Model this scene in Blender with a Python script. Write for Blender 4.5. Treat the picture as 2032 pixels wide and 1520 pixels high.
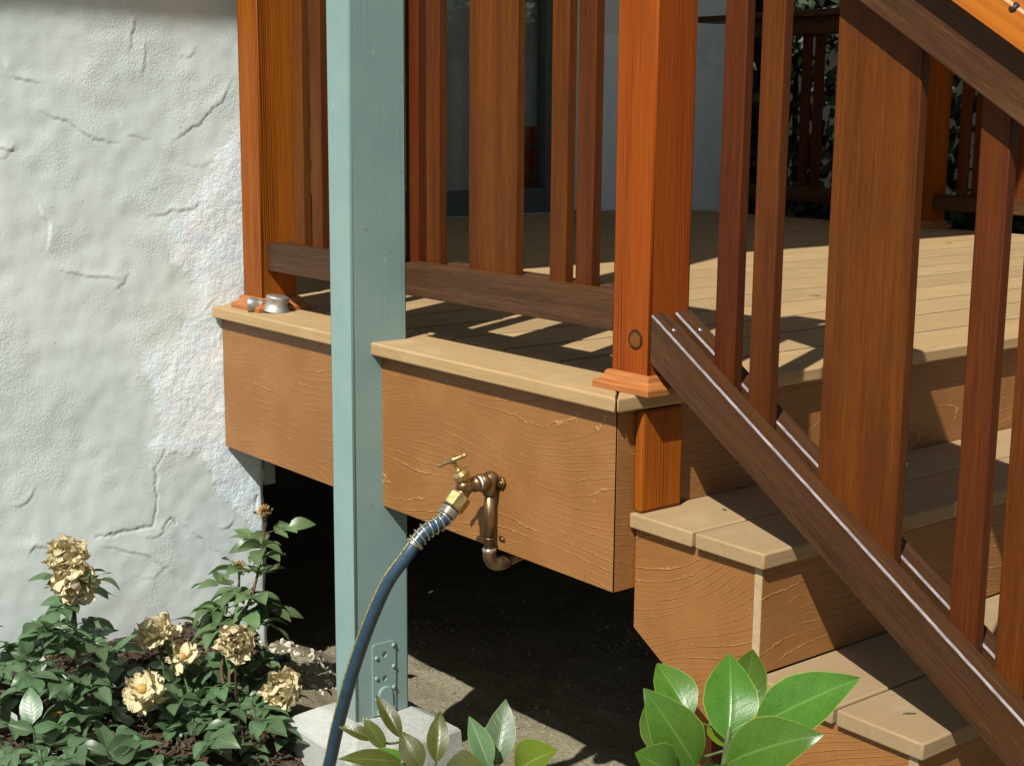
import bpy, bmesh, math, random
from mathutils import Vector, Matrix, noise, Euler
R = math.radians
random.seed(7)
SC = bpy.context.scene
for o in list(bpy.data.objects):
    bpy.data.objects.remove(o, do_unlink=True)
COL = SC.collection

# ------------------------------------------------------------------ camera, sky, sun, exposure
cam_d = bpy.data.cameras.new("camera")
cam = bpy.data.objects.new("camera", cam_d)
COL.objects.link(cam)
rx = Vector((0.62544309, 0.78022912, 0.00796549))
uy = Vector((-0.14623663, 0.10718547, 0.98342571))
fz = Vector((-0.76644359, 0.61624166, -0.18113649))
M = Matrix.Identity(4)
for i in range(3):
    M[i][0], M[i][1], M[i][2] = rx[i], uy[i], -fz[i]
M[0][3], M[1][3], M[2][3] = 1.65245, -1.54378, 0.43198
cam.matrix_world = M
cam_d.sensor_width = 36.0
cam_d.lens = 36.0 * 2869.74 / 2032.0
cam_d.clip_start = 0.05
cam_d.clip_end = 500
SC.camera = cam

SUN_TO = Vector((0.465, -1.0, 1.27)).normalized()
world = bpy.data.worlds.new("World")
SC.world = world
world.use_nodes = True
wn = world.node_tree
bg = wn.nodes["Background"]
sky = wn.nodes.new("ShaderNodeTexSky")
sky.sky_type = 'NISHITA'
sky.sun_disc = False
sky.sun_elevation = math.asin(SUN_TO.z)
sky.sun_rotation = math.atan2(SUN_TO.x, SUN_TO.y)
sky.air_density = 1.0
sky.dust_density = 1.5
hs = wn.nodes.new("ShaderNodeHueSaturation")
hs.inputs["Saturation"].default_value = .68
wn.links.new(sky.outputs[0], hs.inputs["Color"])
wn.links.new(hs.outputs[0], bg.inputs[0])
bg.inputs[1].default_value = 0.040
sun_d = bpy.data.lights.new("sun", 'SUN')
sun_d.energy = 5.0
sun_d.angle = R(0.53)
sun_d.color = (1.0, 0.96, 0.89)
sun = bpy.data.objects.new("sun", sun_d)
COL.objects.link(sun)
sun.rotation_euler = SUN_TO.to_track_quat('Z', 'Y').to_euler()
sun.location = (3, -6, 8)
SC.view_settings.view_transform = 'Standard'
SC.view_settings.look = 'None'
SC.view_settings.exposure = 0.37
SC.view_settings.gamma = 1.0
SC.view_settings.use_curve_mapping = False
SC.render.engine = 'CYCLES'
SC.cycles.max_bounces = 6
SC.cycles.use_denoising = True
SC.cycles.denoiser = 'OPENIMAGEDENOISE'
SC.cycles.denoising_input_passes = 'RGB_ALBEDO_NORMAL'
SC.cycles.denoising_prefilter = 'ACCURATE'
SC.cycles.use_adaptive_sampling = False
SC.cycles.sample_clamp_indirect = 2.5
SC.cycles.blur_glossy = 0.5

# ------------------------------------------------------------------ node helpers
class NT:
    def __init__(self, name):
        self.m = bpy.data.materials.new(name)
        self.m.use_nodes = True
        self.t = self.m.node_tree
        self.b = self.t.nodes["Principled BSDF"]
        self.out = self.t.nodes["Material Output"]
    def n(self, typ, **kw):
        nd = self.t.nodes.new(typ)
        for k, v in kw.items():
            setattr(nd, k, v)
        return nd
    def put(self, sock, v):
        if v is None: return
        if hasattr(v, 'is_output'): self.t.links.new(v, sock)
        else: sock.default_value = v
    def math(self, op, a, b=None, c=None, clamp=False):
        nd = self.n("ShaderNodeMath", operation=op)
        nd.use_clamp = clamp
        self.put(nd.inputs[0], a); self.put(nd.inputs[1], b); self.put(nd.inputs[2], c)
        return nd.outputs[0]
    def vmath(self, op, a, b=None):
        nd = self.n("ShaderNodeVectorMath", operation=op)
        self.put(nd.inputs[0], a); self.put(nd.inputs[1], b)
        return nd.outputs[0]
    def noise(self, vec, scale, detail=3, rough=.55, dist=0):
        nd = self.n("ShaderNodeTexNoise")
        self.put(nd.inputs["Vector"], vec)
        nd.inputs["Scale"].default_value = scale
        nd.inputs["Detail"].default_value = detail
        nd.inputs["Roughness"].default_value = rough
        nd.inputs["Distortion"].default_value = dist
        return nd.outputs["Fac"]
    def voro(self, vec, scale, out="Distance", feature='F1'):
        nd = self.n("ShaderNodeTexVoronoi", feature=feature)
        self.put(nd.inputs["Vector"], vec)
        nd.inputs["Scale"].default_value = scale
        return nd.outputs[out]
    def step(self, x, a, b):
        nd = self.n("ShaderNodeMapRange", interpolation_type='SMOOTHSTEP')
        self.put(nd.inputs[0], x)
        nd.inputs[1].default_value = a; nd.inputs[2].default_value = b
        return nd.outputs[0]
    def ramp(self, x, stops):
        nd = self.n("ShaderNodeValToRGB")
        self.put(nd.inputs[0], x)
        e = nd.color_ramp.elements
        while len(e) < len(stops): e.new(0.5)
        for el, (p, c) in zip(e, stops):
            el.position = p; el.color = (*c, 1)
        return nd.outputs[0]
    def mix(self, f, a, b, mode='MIX'):
        nd = self.n("ShaderNodeMix", data_type='RGBA', blend_type=mode)
        self.put(nd.inputs[0], f)
        for s, v in ((nd.inputs[6], a), (nd.inputs[7], b)):
            if isinstance(v, tuple): v = (*v[:3], 1)
            self.put(s, v)
        return nd.outputs[2]
    def hsv(self, col, h=.5, s=1., v=1.):
        nd = self.n("ShaderNodeHueSaturation")
        self.put(nd.inputs["Color"], col)
        self.put(nd.inputs["Hue"], h); self.put(nd.inputs["Saturation"], s); self.put(nd.inputs["Value"], v)
        return nd.outputs[0]
    def obj(self, sc=(1, 1, 1), rnd=20.0):
        tc = self.n("ShaderNodeTexCoord")
        oi = self.n("ShaderNodeObjectInfo")
        off = self.n("ShaderNodeCombineXYZ")
        r = self.math('MULTIPLY', oi.outputs["Random"], rnd)
        self.put(off.inputs[0], r); self.put(off.inputs[1], self.math('MULTIPLY', r, 1.7)); self.put(off.inputs[2], self.math('MULTIPLY', r, .6))
        v = self.vmath('ADD', tc.outputs["Object"], off.outputs[0])
        if sc != (1, 1, 1): v = self.vmath('MULTIPLY', v, sc)
        self.rand = oi.outputs["Random"]
        return v
    def bump(self, h, dist, strength=1.0, prev=None):
        nd = self.n("ShaderNodeBump")
        self.put(nd.inputs["Height"], h)
        nd.inputs["Distance"].default_value = dist
        nd.inputs["Strength"].default_value = strength
        if prev is not None: self.put(nd.inputs["Normal"], prev)
        return nd.outputs[0]
    def fin(self, col=None, rough=.6, normal=None, spec=.4, **kw):
        if isinstance(col, tuple): col = (*col[:3], 1)
        self.put(self.b.inputs["Base Color"], col)
        self.put(self.b.inputs["Roughness"], rough)
        self.put(self.b.inputs["Specular IOR Level"], spec)
        if normal is not None: self.put(self.b.inputs["Normal"], normal)
        for k, v in kw.items(): self.put(self.b.inputs[k], v)
        return self.m

def stretch(ax, along, across):
    v = [across] * 3
    v['XYZ'.index(ax)] = along
    return tuple(v)

_mats = {}
def memo(f):
    def g(*a):
        k = (f.__name__,) + a
        if k not in _mats: _mats[k] = f(*a)
        return _mats[k]
    return g

@memo
def m_wood(ax, kind):
    """oiled solid wood, grain along ax"""
    t = NT(f"{kind}_wood_{ax}")
    v = t.obj()
    rings = t.noise(t.vmath('MULTIPLY', v, stretch(ax, 1.2, 22)), 1.0, 3, .55, .6)
    fine = t.noise(t.vmath('MULTIPLY', v, stretch(ax, 7, 230)), 1.0, 3, .7)
    pores = t.noise(t.vmath('MULTIPLY', v, stretch(ax, 45, 520)), 1.0, 2, .7)
    blotch = t.noise(t.vmath('MULTIPLY', v, stretch(ax, 3, 9)), 1.0, 3, .6)
    if kind == 'redwood':
        # flat sawn growth rings
        w = t.n("ShaderNodeTexWave", wave_type='BANDS', bands_direction='DIAGONAL', wave_profile='SAW')
        t.put(w.inputs["Vector"], t.vmath('MULTIPLY', v, stretch(ax, .30, 30)))
        w.inputs["Scale"].default_value = 3.6
        w.inputs["Distortion"].default_value = 5.5
        w.inputs["Detail"].default_value = 2
        w.inputs["Detail Scale"].default_value = .7
        vis = t.step(t.noise(t.vmath('MULTIPLY', v, stretch(ax, .8, 14)), 1, 2, .5), .35, .65)
        g = t.math('ADD', t.math('MULTIPLY', t.math('MULTIPLY', w.outputs["Fac"], t.math('ADD', .25, t.math('MULTIPLY', vis, .75))), .62), t.math('MULTIPLY', fine, .5))
        c = t.ramp(g, [(.20, (.320, .080, .0035)), (.46, (.215, .046, .0018)), (.74, (.060, .0095, .0008))])
        c = t.mix(t.math('MULTIPLY', t.step(blotch, .45, .8), .7), c, (.215, .055, .0035), 'MIX')
        c = t.hsv(c, t.math('ADD', .492, t.math('MULTIPLY', t.rand, .016)), 1.0, t.math('ADD', .88, t.math('MULTIPLY', t.rand, .24)))
        h = t.math('ADD', t.math('MULTIPLY', w.outputs["Fac"], .5), fine)
        nb = t.bump(h, .0004, .4)
        return t.fin(c, t.math('ADD', .46, t.math('MULTIPLY', fine, .2)), nb, .2)
    g = t.math('ADD', t.math('MULTIPLY', rings, .38), t.math('ADD', t.math('MULTIPLY', fine, .40), t.math('MULTIPLY', pores, .24)))
    if kind == 'hardwood':
        c = t.ramp(g, [(.28, (.028, .0058, .0004)), (.5, (.082, .0185, .0009)), (.72, (.136, .0365, .0022))])
        c = t.mix(t.math('MULTIPLY', t.step(blotch, .5, .75), .55), c, (.052, .0110, .0010))
        c = t.hsv(c, t.math('ADD', .494, t.math('MULTIPLY', t.rand, .014)), 1.0, t.math('ADD', .85, t.math('MULTIPLY', t.rand, .35)))
        ro = t.math('ADD', .42, t.math('MULTIPLY', fine, .25))
    else:  # rail: duller, greyer brown
        c = t.ramp(g, [(.32, (.022, .0090, .0038)), (.5, (.060, .0255, .0098)), (.68, (.115, .056, .023))])
        c = t.mix(t.math('MULTIPLY', t.step(blotch, .5, .75), .5), c, (.072, .023, .0065))
        c = t.hsv(c, .5, 1.0, t.math('ADD', .85, t.math('MULTIPLY', t.rand, .3)))
        ro = t.math('ADD', .34, t.math('MULTIPLY', fine, .22))
    nb = t.bump(t.math('ADD', fine, pores), .0005, .55)
    return t.fin(c, ro, nb, .24)

@memo
def m_handrail():
    t = NT("handrail_wood")
    v = t.obj()
    w = t.n("ShaderNodeTexWave", wave_type='BANDS', bands_direction='Z', wave_profile='SIN')
    t.put(w.inputs["Vector"], t.vmath('MULTIPLY', v, (1.6, 9, 24)))
    w.inputs["Scale"].default_value = .8; w.inputs["Distortion"].default_value = 7; w.inputs["Detail"].default_value = 2
    fine = t.noise(t.vmath('MULTIPLY', v, (12, 350, 350)), 1, 3, .7)
    c = t.ramp(t.math('ADD', t.math('MULTIPLY', w.outputs["Fac"], .3), t.math('MULTIPLY', fine, .6)), [(.2, (.46, .15, .012)), (.6, (.38, .105, .007)), (.9, (.20, .045, .004))])
    return t.fin(c, .4, t.bump(fine, .0004, .5), .4)

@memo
def m_rail_glint():
    """arris of the stained rails: the pale glare line is put into the colour"""
    t = NT("rail_edge_glint")
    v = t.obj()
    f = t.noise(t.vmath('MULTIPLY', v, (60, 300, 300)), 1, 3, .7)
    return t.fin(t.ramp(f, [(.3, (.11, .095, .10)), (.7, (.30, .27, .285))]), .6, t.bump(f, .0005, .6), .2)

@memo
def m_handrail_glint():  # tan colour paints the highlight along the handrail's upper front edge
    t = NT("handrail_edge_glint")
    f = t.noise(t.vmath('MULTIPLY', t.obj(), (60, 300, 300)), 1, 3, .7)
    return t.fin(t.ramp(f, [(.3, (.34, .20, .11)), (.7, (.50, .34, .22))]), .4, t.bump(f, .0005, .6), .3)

@memo
def m_board(ax, grey=0.0):
    """tan composite decking with brushed streaks"""
    t = NT(f"composite_board_{ax}_{grey}")
    v = t.obj()
    s1 = t.noise(t.vmath('MULTIPLY', v, stretch(ax, 5, 130)), 1, 4, .65)
    s2 = t.noise(t.vmath('MULTIPLY', v, stretch(ax, 25, 500)), 1, 2, .6)
    sp = t.noise(v, 900, 2, .7)
    bl = t.noise(v, 9, 4, .6)
    g = t.math('ADD', t.math('MULTIPLY', s1, .5), t.math('ADD', t.math('MULTIPLY', s2, .25), t.math('MULTIPLY', sp, .25)))
    c = t.ramp(g, [(.25, (.285, .182, .084)), (.5, (.355, .238, .115)), (.75, (.43, .302, .156))])
    c = t.mix(t.math('MULTIPLY', t.step(bl, .5, .75), .35), c, (.50, .38, .215))
    d = t.step(t.noise(v, 3.3, 5, .65), .6, .78)
    c = t.mix(t.math('MULTIPLY', d, .3), c, (.30, .21, .12))
    if grey: c = t.mix(grey, c, (.225, .172, .112))
    c = t.hsv(c, .5, 1.0, t.math('ADD', .86 if grey else .90, t.math('MULTIPLY', t.rand, .16)))
    h = t.math('ADD', s1, t.math('ADD', t.math('MULTIPLY', s2, .7), t.math('MULTIPLY', sp, .5)))
    return t.fin(c, .72, t.bump(h, .0007, .5), .25)

@memo
def m_fascia(ax, tone, rot):
    """embossed brown composite fascia; contour-like raised grain"""
    t = NT(f"embossed_fascia_{ax}_{tone}_{rot}")
    v = t.obj()
    sx, sz = t.n("ShaderNodeSeparateXYZ"), None
    mp = t.n("ShaderNodeMapping"); t.put(mp.inputs[0], v)
    mp.inputs["Rotation"].default_value = (0, R(rot), 0)
    v2 = mp.outputs[0]
    t.put(sx.inputs[0], v2)
    along, z = (sx.outputs[0], sx.outputs[2]) if ax == 'X' else (sx.outputs[1], sx.outputs[2])
    big = t.noise(t.vmath('MULTIPLY', v2, stretch(ax, 1.7, 5.2)), 1, 1, .4)
    med = t.noise(t.vmath('MULTIPLY', v2, stretch(ax, 14, 60)), 1, 3, .6)
    ph = t.math('ADD', t.math('MULTIPLY', z, 56), t.math('ADD', t.math('MULTIPLY', big, 15), t.math('ADD', t.math('MULTIPLY', med, .55), t.math('MULTIPLY', t.noise(v2, 95, 2, .5), .22))))
    fr = t.math('FRACT', ph)
    tri = t.math('ABSOLUTE', t.math('SUBTRACT', fr, .5))
    brk = t.noise(t.vmath('MULTIPLY', v2, stretch(ax, 9, 26)), 1, 2, .5)
    wid = t.math('ADD', .012, t.math('MULTIPLY', t.step(brk, .36, .62), .050))
    ln = t.math('SUBTRACT', 1.0, t.math('DIVIDE', tri, t.math('ADD', wid, .012)), clamp=True)
    ln = t.math('MULTIPLY', ln, t.math('ADD', .18, t.math('MULTIPLY', t.step(brk, .34, .50), .82)))
    saw = t.math('SUBTRACT', 1.0, fr)
    sp = t.noise(v, 700, 2, .7)
    bl = t.noise(v, 7, 3, .6)
    base = t.mix(t.step(bl, .35, .7), (.222, .096, .0265), (.265, .121, .037))
    if tone == 'light': base = t.mix(.5, base, (.46, .25, .11))
    base = t.mix(t.math('MULTIPLY', t.step(sp, .4, .8), .35), base, (.40, .175, .05))
    c = t.mix(t.math('MULTIPLY', ln, .68), base, (.47, .25, .10))
    spark = t.step(t.noise(v, 260, 1, .5), .74, .80)
    c = t.mix(t.math('MULTIPLY', spark, .5), c, (.7, .45, .22))
    h = t.math('ADD', t.math('MULTIPLY', ln, 1.0), t.math('ADD', t.math('MULTIPLY', saw, .5), t.math('MULTIPLY', sp, .10)))
    return t.fin(c, .5, t.bump(h, .0016, .9), .35)

@memo
def m_teal():
    t = NT("teal_paint")
    v = t.obj()
    gr = t.noise(t.vmath('MULTIPLY', v, (240, 240, 1.8)), 1, 3, .6)
    gr2 = t.noise(t.vmath('MULTIPLY', v, (420, 420, 9)), 1, 2, .6)
    bl = t.noise(v, 8, 4, .6)
    peb = t.noise(v, 300, 2, .5)
    zone = t.step(t.noise(t.vmath('MULTIPLY', v, (14, 14, .5)), 1, 2, .5), .42, .66)
    g = t.math('MULTIPLY', t.step(gr, .42, .60), zone)
    c = t.mix(t.step(bl, .35, .7), (.195, .308, .296), (.220, .335, .318))
    c = t.mix(t.math('MULTIPLY', t.math('SUBTRACT', 1.0, g), .10), c, (.20, .27, .24))
    d = t.step(t.noise(v, 70, 3, .6), .69, .72)
    c = t.mix(t.math('MULTIPLY', d, .55), c, (.10, .11, .085))
    chip = t.step(t.noise(t.vmath('MULTIPLY', v, (90, 90, 26)), 1, 2, .5), .74, .77)
    c = t.mix(t.math('MULTIPLY', chip, .6), c, (.50, .47, .38))
    szn = t.n("ShaderNodeSeparateXYZ"); tcg = t.n("ShaderNodeTexCoord"); t.put(szn.inputs[0], tcg.outputs["Object"])
    grime = t.math('MULTIPLY', t.step(t.math('ADD', szn.outputs[2], t.math('MULTIPLY', t.noise(v, 16, 4, .65), .22)), -1.37, -1.56), .45)
    c = t.mix(grime, c, (.20, .19, .14))
    h = t.math('ADD', t.math('MULTIPLY', g, 1.0), t.math('ADD', t.math('MULTIPLY', gr2, .35), t.math('MULTIPLY', peb, .25)))
    return t.fin(c, .42, t.bump(h, .00045, .5), .4)

@memo
def m_teal_metal():
    t = NT("teal_painted_steel")
    v = t.obj()
    peb = t.noise(v, 220, 3, .5)
    return t.fin((.205, .305, .285), .38, t.bump(peb, .0005, .5), .5)

@memo
def m_stucco(patched):
    t = NT("stucco_" + ("patched" if patched else "plain"))
    tc = t.n("ShaderNodeTexCoord")
    v = tc.outputs["Object"]
    f1 = t.noise(v, 190, 4, .65)
    f2 = t.noise(v, 420, 3, .7)
    f3 = t.noise(v, 22, 4, .6)
    var = t.noise(v, 2.6, 4, .6)
    c = t.mix(t.step(var, .3, .7), (.66, .755, .740), (.735, .80, .780))
    if patched:
        at = t.n("ShaderNodeAttribute", attribute_name="patch").outputs["Fac"]
        edge = t.math('ADD', at, t.math('MULTIPLY', t.math('SUBTRACT', t.noise(v, 24, 7, .72), .5), 1.5))
        p = t.step(edge, .34, .66)
        cr = t.n("ShaderNodeAttribute", attribute_name="crack").outputs["Fac"]
    else:
        sx = t.n("ShaderNodeSeparateXYZ"); t.put(sx.inputs[0], v)
        low = t.math('SUBTRACT', .30, sx.outputs[2])
        p = t.step(t.math('ADD', low, t.math('MULTIPLY', t.math('SUBTRACT', t.noise(v, 9, 5, .7), .5), 1.0)), .18, .25)
        cr = 0.0
    white = t.mix(t.step(f3, .35, .65), (.80, .93, 1.0), (.89, .97, 1.0))
    c = t.mix(t.math('MULTIPLY', p, .92), c, white)
    grime = t.math('MULTIPLY', t.step(t.noise(v, 13, 5, .7), .60, .75), .22)
    c = t.mix(grime, c, (.45, .47, .41))
    pit = t.step(t.voro(v, 26), .06, .02)
    pit = t.math('MULTIPLY', pit, t.step(t.noise(v, 6, 2), .5, .6))
    c = t.mix(t.math('MULTIPLY', pit, .4), c, (.30, .31, .27))
    c = t.mix(t.math('MULTIPLY', cr, .5), c, (.26, .27, .24))
    rough_zone = t.math('ADD', t.math('MULTIPLY', p, .9), t.step(t.noise(v, 3.6, 3, .6), .45, .65), clamp=True)
    h = t.math('ADD', t.math('MULTIPLY', f1, t.math('ADD', .15, t.math('MULTIPLY', rough_zone, .95))), t.math('MULTIPLY', f2, t.math('ADD', .18, t.math('MULTIPLY', rough_zone, .45))))
    h = t.math('ADD', h, t.math('MULTIPLY', f3, .5))
    h = t.math('SUBTRACT', h, t.math('MULTIPLY', pit, .8))
    return t.fin(c, .9, t.bump(h, .0032, .55), .12)

@memo
def m_plain(name, col, rough, metal, var):
    t = NT(name)
    v = t.obj()
    n1 = t.noise(v, 60, 4, .6)
    n2 = t.noise(v, 8, 3, .6)
    f = t.math('ADD', t.math('MULTIPLY', n1, .5), t.math('MULTIPLY', n2, .5))
    lo = tuple(c * (1 - var) for c in col); hi = tuple(min(1, c * (1 + var)) for c in col)
    c = t.ramp(f, [(.35, lo), (.65, hi)])
    return t.fin(c, t.math('ADD', rough, t.math('MULTIPLY', t.math('SUBTRACT', n1, .5), .25)), t.bump(n1, .0006, .5), .5, Metallic=metal)

@memo
def m_brass():
    t = NT("aged_brass")
    v = t.obj()
    n1 = t.noise(v, 70, 4, .6)
    c = t.ramp(n1, [(.3, (.30, .19, .07)), (.55, (.47, .35, .15)), (.75, (.56, .46, .25))])
    return t.fin(c, t.math('ADD', .30, t.math('MULTIPLY', n1, .25)), t.bump(n1, .0008, .4), .5, Metallic=.85)

@memo
def m_copper():
    t = NT("tarnished_copper")
    v = t.obj()
    n1 = t.noise(t.vmath('MULTIPLY', v, (1, 1, .35)), 45, 4, .65)
    c = t.ramp(n1, [(.3, (.085, .045, .022)), (.5, (.19, .115, .055)), (.62, (.26, .185, .095)), (.8, (.30, .27, .19))])
    return t.fin(c, t.math('ADD', .26, t.math('MULTIPLY', n1, .25)), t.bump(n1, .0006, .4), .5, Metallic=.85)

@memo
def m_concrete():
    t = NT("cast_concrete")
    v = t.obj()
    a = t.noise(v, 5, 5, .65); b = t.noise(v, 160, 3, .7)
    c = t.ramp(t.math('ADD', t.math('MULTIPLY', a, .6), t.math('MULTIPLY', b, .4)), [(.3, (.22, .23, .205)), (.5, (.355, .37, .34)), (.7, (.45, .46, .425))])
    pit = t.step(t.voro(v, 60), .09, .03)
    c = t.mix(t.math('MULTIPLY', pit, .4), c, (.2, .2, .18))
    return t.fin(c, .85, t.bump(t.math('SUBTRACT', b, pit), .0016, .6), .2)

@memo
def m_soil():
    t = NT("dry_soil")
    tc = t.n("ShaderNodeTexCoord"); v = tc.outputs["Object"]
    a = t.noise(v, 6, 6, .65); b = t.noise(v, 90, 5, .7); d = t.noise(v, 420, 2, .7)
    c = t.ramp(t.math('ADD', t.math('MULTIPLY', a, .45), t.math('MULTIPLY', b, .55)), [(.3, (.145, .120, .076)), (.5, (.265, .230, .155)), (.7, (.41, .37, .275))])
    chip = t.step(t.voro(v, 75), .22, .12)
    chip = t.math('MULTIPLY', chip, t.step(t.noise(v, 30, 2), .52, .6))
    c = t.mix(t.math('MULTIPLY', chip, .6), c, (.50, .46, .37))
    dark = t.n("ShaderNodeAttribute", attribute_name="mulch").outputs["Fac"]
    c = t.mix(dark, c, t.mix(b, (.045, .028, .016), (.12, .080, .048)))
    h = t.math('ADD', b, t.math('ADD', t.math('MULTIPLY', d, .5), t.math('MULTIPLY', chip, .6)))
    return t.fin(c, .95, t.bump(h, .009, .95), .1)

def leafmat(name, lo, hi, rim, vein, gloss, trans, spots):
    t = NT(name)
    uv = t.n("ShaderNodeUVMap").outputs[0]
    s = t.n("ShaderNodeSeparateXYZ"); t.put(s.inputs[0], uv)
    tc = t.n("ShaderNodeTexCoord"); v = tc.outputs["Object"]
    oi = t.n("ShaderNodeObjectInfo")
    u = t.math('ABSOLUTE', t.math('MULTIPLY', t.math('SUBTRACT', s.outputs[0], .5), 2))
    n1 = t.noise(v, 60, 4, .6)
    c = t.mix(t.step(t.math('ADD', t.math('MULTIPLY', n1, .5), t.math('MULTIPLY', t.noise(v, 2.6, 3, .6), .5)), .32, .66), lo, hi)
    # side veins run forward from the midrib
    vp = t.math('FRACT', t.math('ADD', t.math('MULTIPLY', s.outputs[1], 9), t.math('MULTIPLY', u, -1.9)))
    vl = t.math('MULTIPLY', t.step(t.math('ABSOLUTE', t.math('SUBTRACT', vp, .5)), .07, .0), t.step(u, 1.0, .35))
    mid = t.step(u, .075, .02)
    c = t.mix(t.math('MULTIPLY', vl, .16), c, vein)
    c = t.mix(t.math('MULTIPLY', mid, .65), c, vein)
    c = t.mix(t.math('MULTIPLY', t.step(u, .945, .985), .7), c, rim)
    if spots:
        sp = t.step(t.noise(v, 24, 3, .6), .71, .76)
        c = t.mix(t.math('MULTIPLY', sp, .7), c, (.12, .09, .035))
    c = t.hsv(c, t.math('ADD', .485, t.math('MULTIPLY', oi.outputs["Random"], .03)), 1.0, t.math('ADD', .72, t.math('MULTIPLY', oi.outputs["Random"], .56)))
    h = t.math('SUBTRACT', t.math('MULTIPLY', n1, .5), t.math('MAXIMUM', t.math('MULTIPLY', vl, .5), mid))
    nb = t.bump(h, .0009, .35)
    t.fin(c, gloss, nb, .5)
    tr = t.n("ShaderNodeBsdfTranslucent")
    t.put(tr.inputs[0], t.hsv(c, .485, 1.1, 1.6))
    mx = t.n("ShaderNodeMixShader"); mx.inputs[0].default_value = trans
    t.t.links.new(t.b.outputs[0], mx.inputs[1]); t.t.links.new(tr.outputs[0], mx.inputs[2])
    t.t.links.new(mx.outputs[0], t.out.inputs[0])
    return t.m

def m_glass():
    t = NT("window_glass")
    tb = t.n("ShaderNodeBsdfTransparent"); tb.inputs[0].default_value = (.80, .84, .82, 1)
    gl = t.n("ShaderNodeBsdfGlossy"); gl.inputs["Roughness"].default_value = .0; gl.inputs[0].default_value = (.9, .95, .93, 1)
    fr = t.n("ShaderNodeFresnel"); fr.inputs[0].default_value = 1.55
    mx = t.n("ShaderNodeMixShader")
    t.put(mx.inputs[0], t.math('ADD', t.math('MULTIPLY', fr.outputs[0], 1.6), .03, clamp=True))
    t.t.links.new(tb.outputs[0], mx.inputs[1]); t.t.links.new(gl.outputs[0], mx.inputs[2])
    t.t.links.new(mx.outputs[0], t.out.inputs[0])
    return t.m

# ------------------------------------------------------------------ mesh helpers
def mesh_from(bm, name):
    me = bpy.data.meshes.new(name)
    bm.normal_update()
    bm.to_mesh(me); bm.free()
    return me

def link(name, me, mat=None, parent=None, loc=(0, 0, 0), rot=None):
    o = bpy.data.objects.new(name, me)
    COL.objects.link(o)
    if parent is not None:
        o.parent = parent
        # parents of parts are unrotated: local = world - parent's world place
        w = Vector((0, 0, 0)); p = parent
        while p is not None:
            w += p.location; p = p.parent
        o.location = Vector(loc) - w
    else:
        o.location = loc
    if rot is not None: o.rotation_euler = rot
    if mat is not None and len(me.materials) == 0:
        me.materials.append(mat)
    return o

def tag(o, label=None, cat=None, group=None, kind=None):
    if label: o['label'] = label
    if cat: o['category'] = cat
    if group: o['group'] = group
    if kind: o['kind'] = kind
    return o

def thing(name, loc, label, cat, group=None):
    o = bpy.data.objects.new(name, None)
    o.empty_display_size = .05
    COL.objects.link(o)
    o.location = loc
    return tag(o, label, cat, group)

_boxes = {}
def box(name, x0, x1, y0, y1, z0, z1, mat, parent=None, bev=.002, seg=2, edge_mat=None):
    d = (round(x1 - x0, 4), round(y1 - y0, 4), round(z1 - z0, 4))
    key = (d, mat.name, bev, seg, name)
    c = ((x0 + x1) / 2, (y0 + y1) / 2, (z0 + z1) / 2)
    if key not in _boxes:
        bm = bmesh.new()
        bmesh.ops.create_cube(bm, size=1)
        bmesh.ops.scale(bm, vec=d, verts=bm.verts)
        if bev > 0: soft_bevel(bm, bm.edges[:], bev, seg)
        me = mesh_from(bm, name)
        me.materials.append(mat)
        _boxes[key] = me
    return link(name, _boxes[key], None, parent, c)

def soft_bevel(bm, edges, w, seg=2, mat_index=-1):
    big = set(bm.faces)
    r = bmesh.ops.bevel(bm, geom=edges, offset=w, segments=seg, profile=.5, affect='EDGES', clamp_overlap=True, material=mat_index)
    for f in r['faces']: f.smooth = True

def prism(name, poly, z0, z1, mat, parent, bev=.0, axis='Z', seg=2):
    """poly: CCW points; extruded along axis from z0 to z1. local origin = centre"""
    def p3(a, b, h):
        return {'Z': (a, b, h), 'Y': (a, h, b), 'X': (h, a, b)}[axis]
    pts = [Vector(p3(a, b, h)) for h in (z0, z1) for a, b in poly]
    c = sum(pts, Vector()) / len(pts)
    bm = bmesh.new(); n = len(poly)
    vs = [bm.verts.new(p - c) for p in pts]
    bm.faces.new(vs[:n]); bm.faces.new(vs[n:])
    for i in range(n):
        j = (i + 1) % n
        bm.faces.new((vs[i], vs[j], vs[n + j], vs[n + i]))
    bmesh.ops.recalc_face_normals(bm, faces=bm.faces[:])
    if bev: soft_bevel(bm, bm.edges[:], bev, seg)
    return link(name, mesh_from(bm, name), mat, parent, c)

def frame_at(d, up=Vector((0, 0, 1))):
    d = d.normalized()
    if abs(d.dot(up)) > .97: up = Vector((0, 1, 0))
    s = d.cross(up).normalized()
    return s, s.cross(d)

def tube_bm(bm, pts, rad, seg=10, caps=True):
    pts = [Vector(p) for p in pts]
    n = len(pts)
    rads = rad if isinstance(rad, (list, tuple)) else [rad] * n
    rings = []
    s = None
    for i, p in enumerate(pts):
        d = (pts[min(i + 1, n - 1)] - pts[max(i - 1, 0)]).normalized()
        if s is None: s, u = frame_at(d)
        else:
            s = (s - d * s.dot(d)).normalized(); u = s.cross(d)
        rings.append([bm.verts.new(p + (s * math.cos(a) + u * math.sin(a)) * rads[i]) for a in [2 * math.pi * k / seg for k in range(seg)]])
    for a, b in zip(rings, rings[1:]):
        for k in range(seg):
            f = bm.faces.new((a[k], a[(k + 1) % seg], b[(k + 1) % seg], b[k])); f.smooth = True
    if caps:
        bm.faces.new(rings[0][::-1]); bm.faces.new(rings[-1])
    return rings

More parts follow.
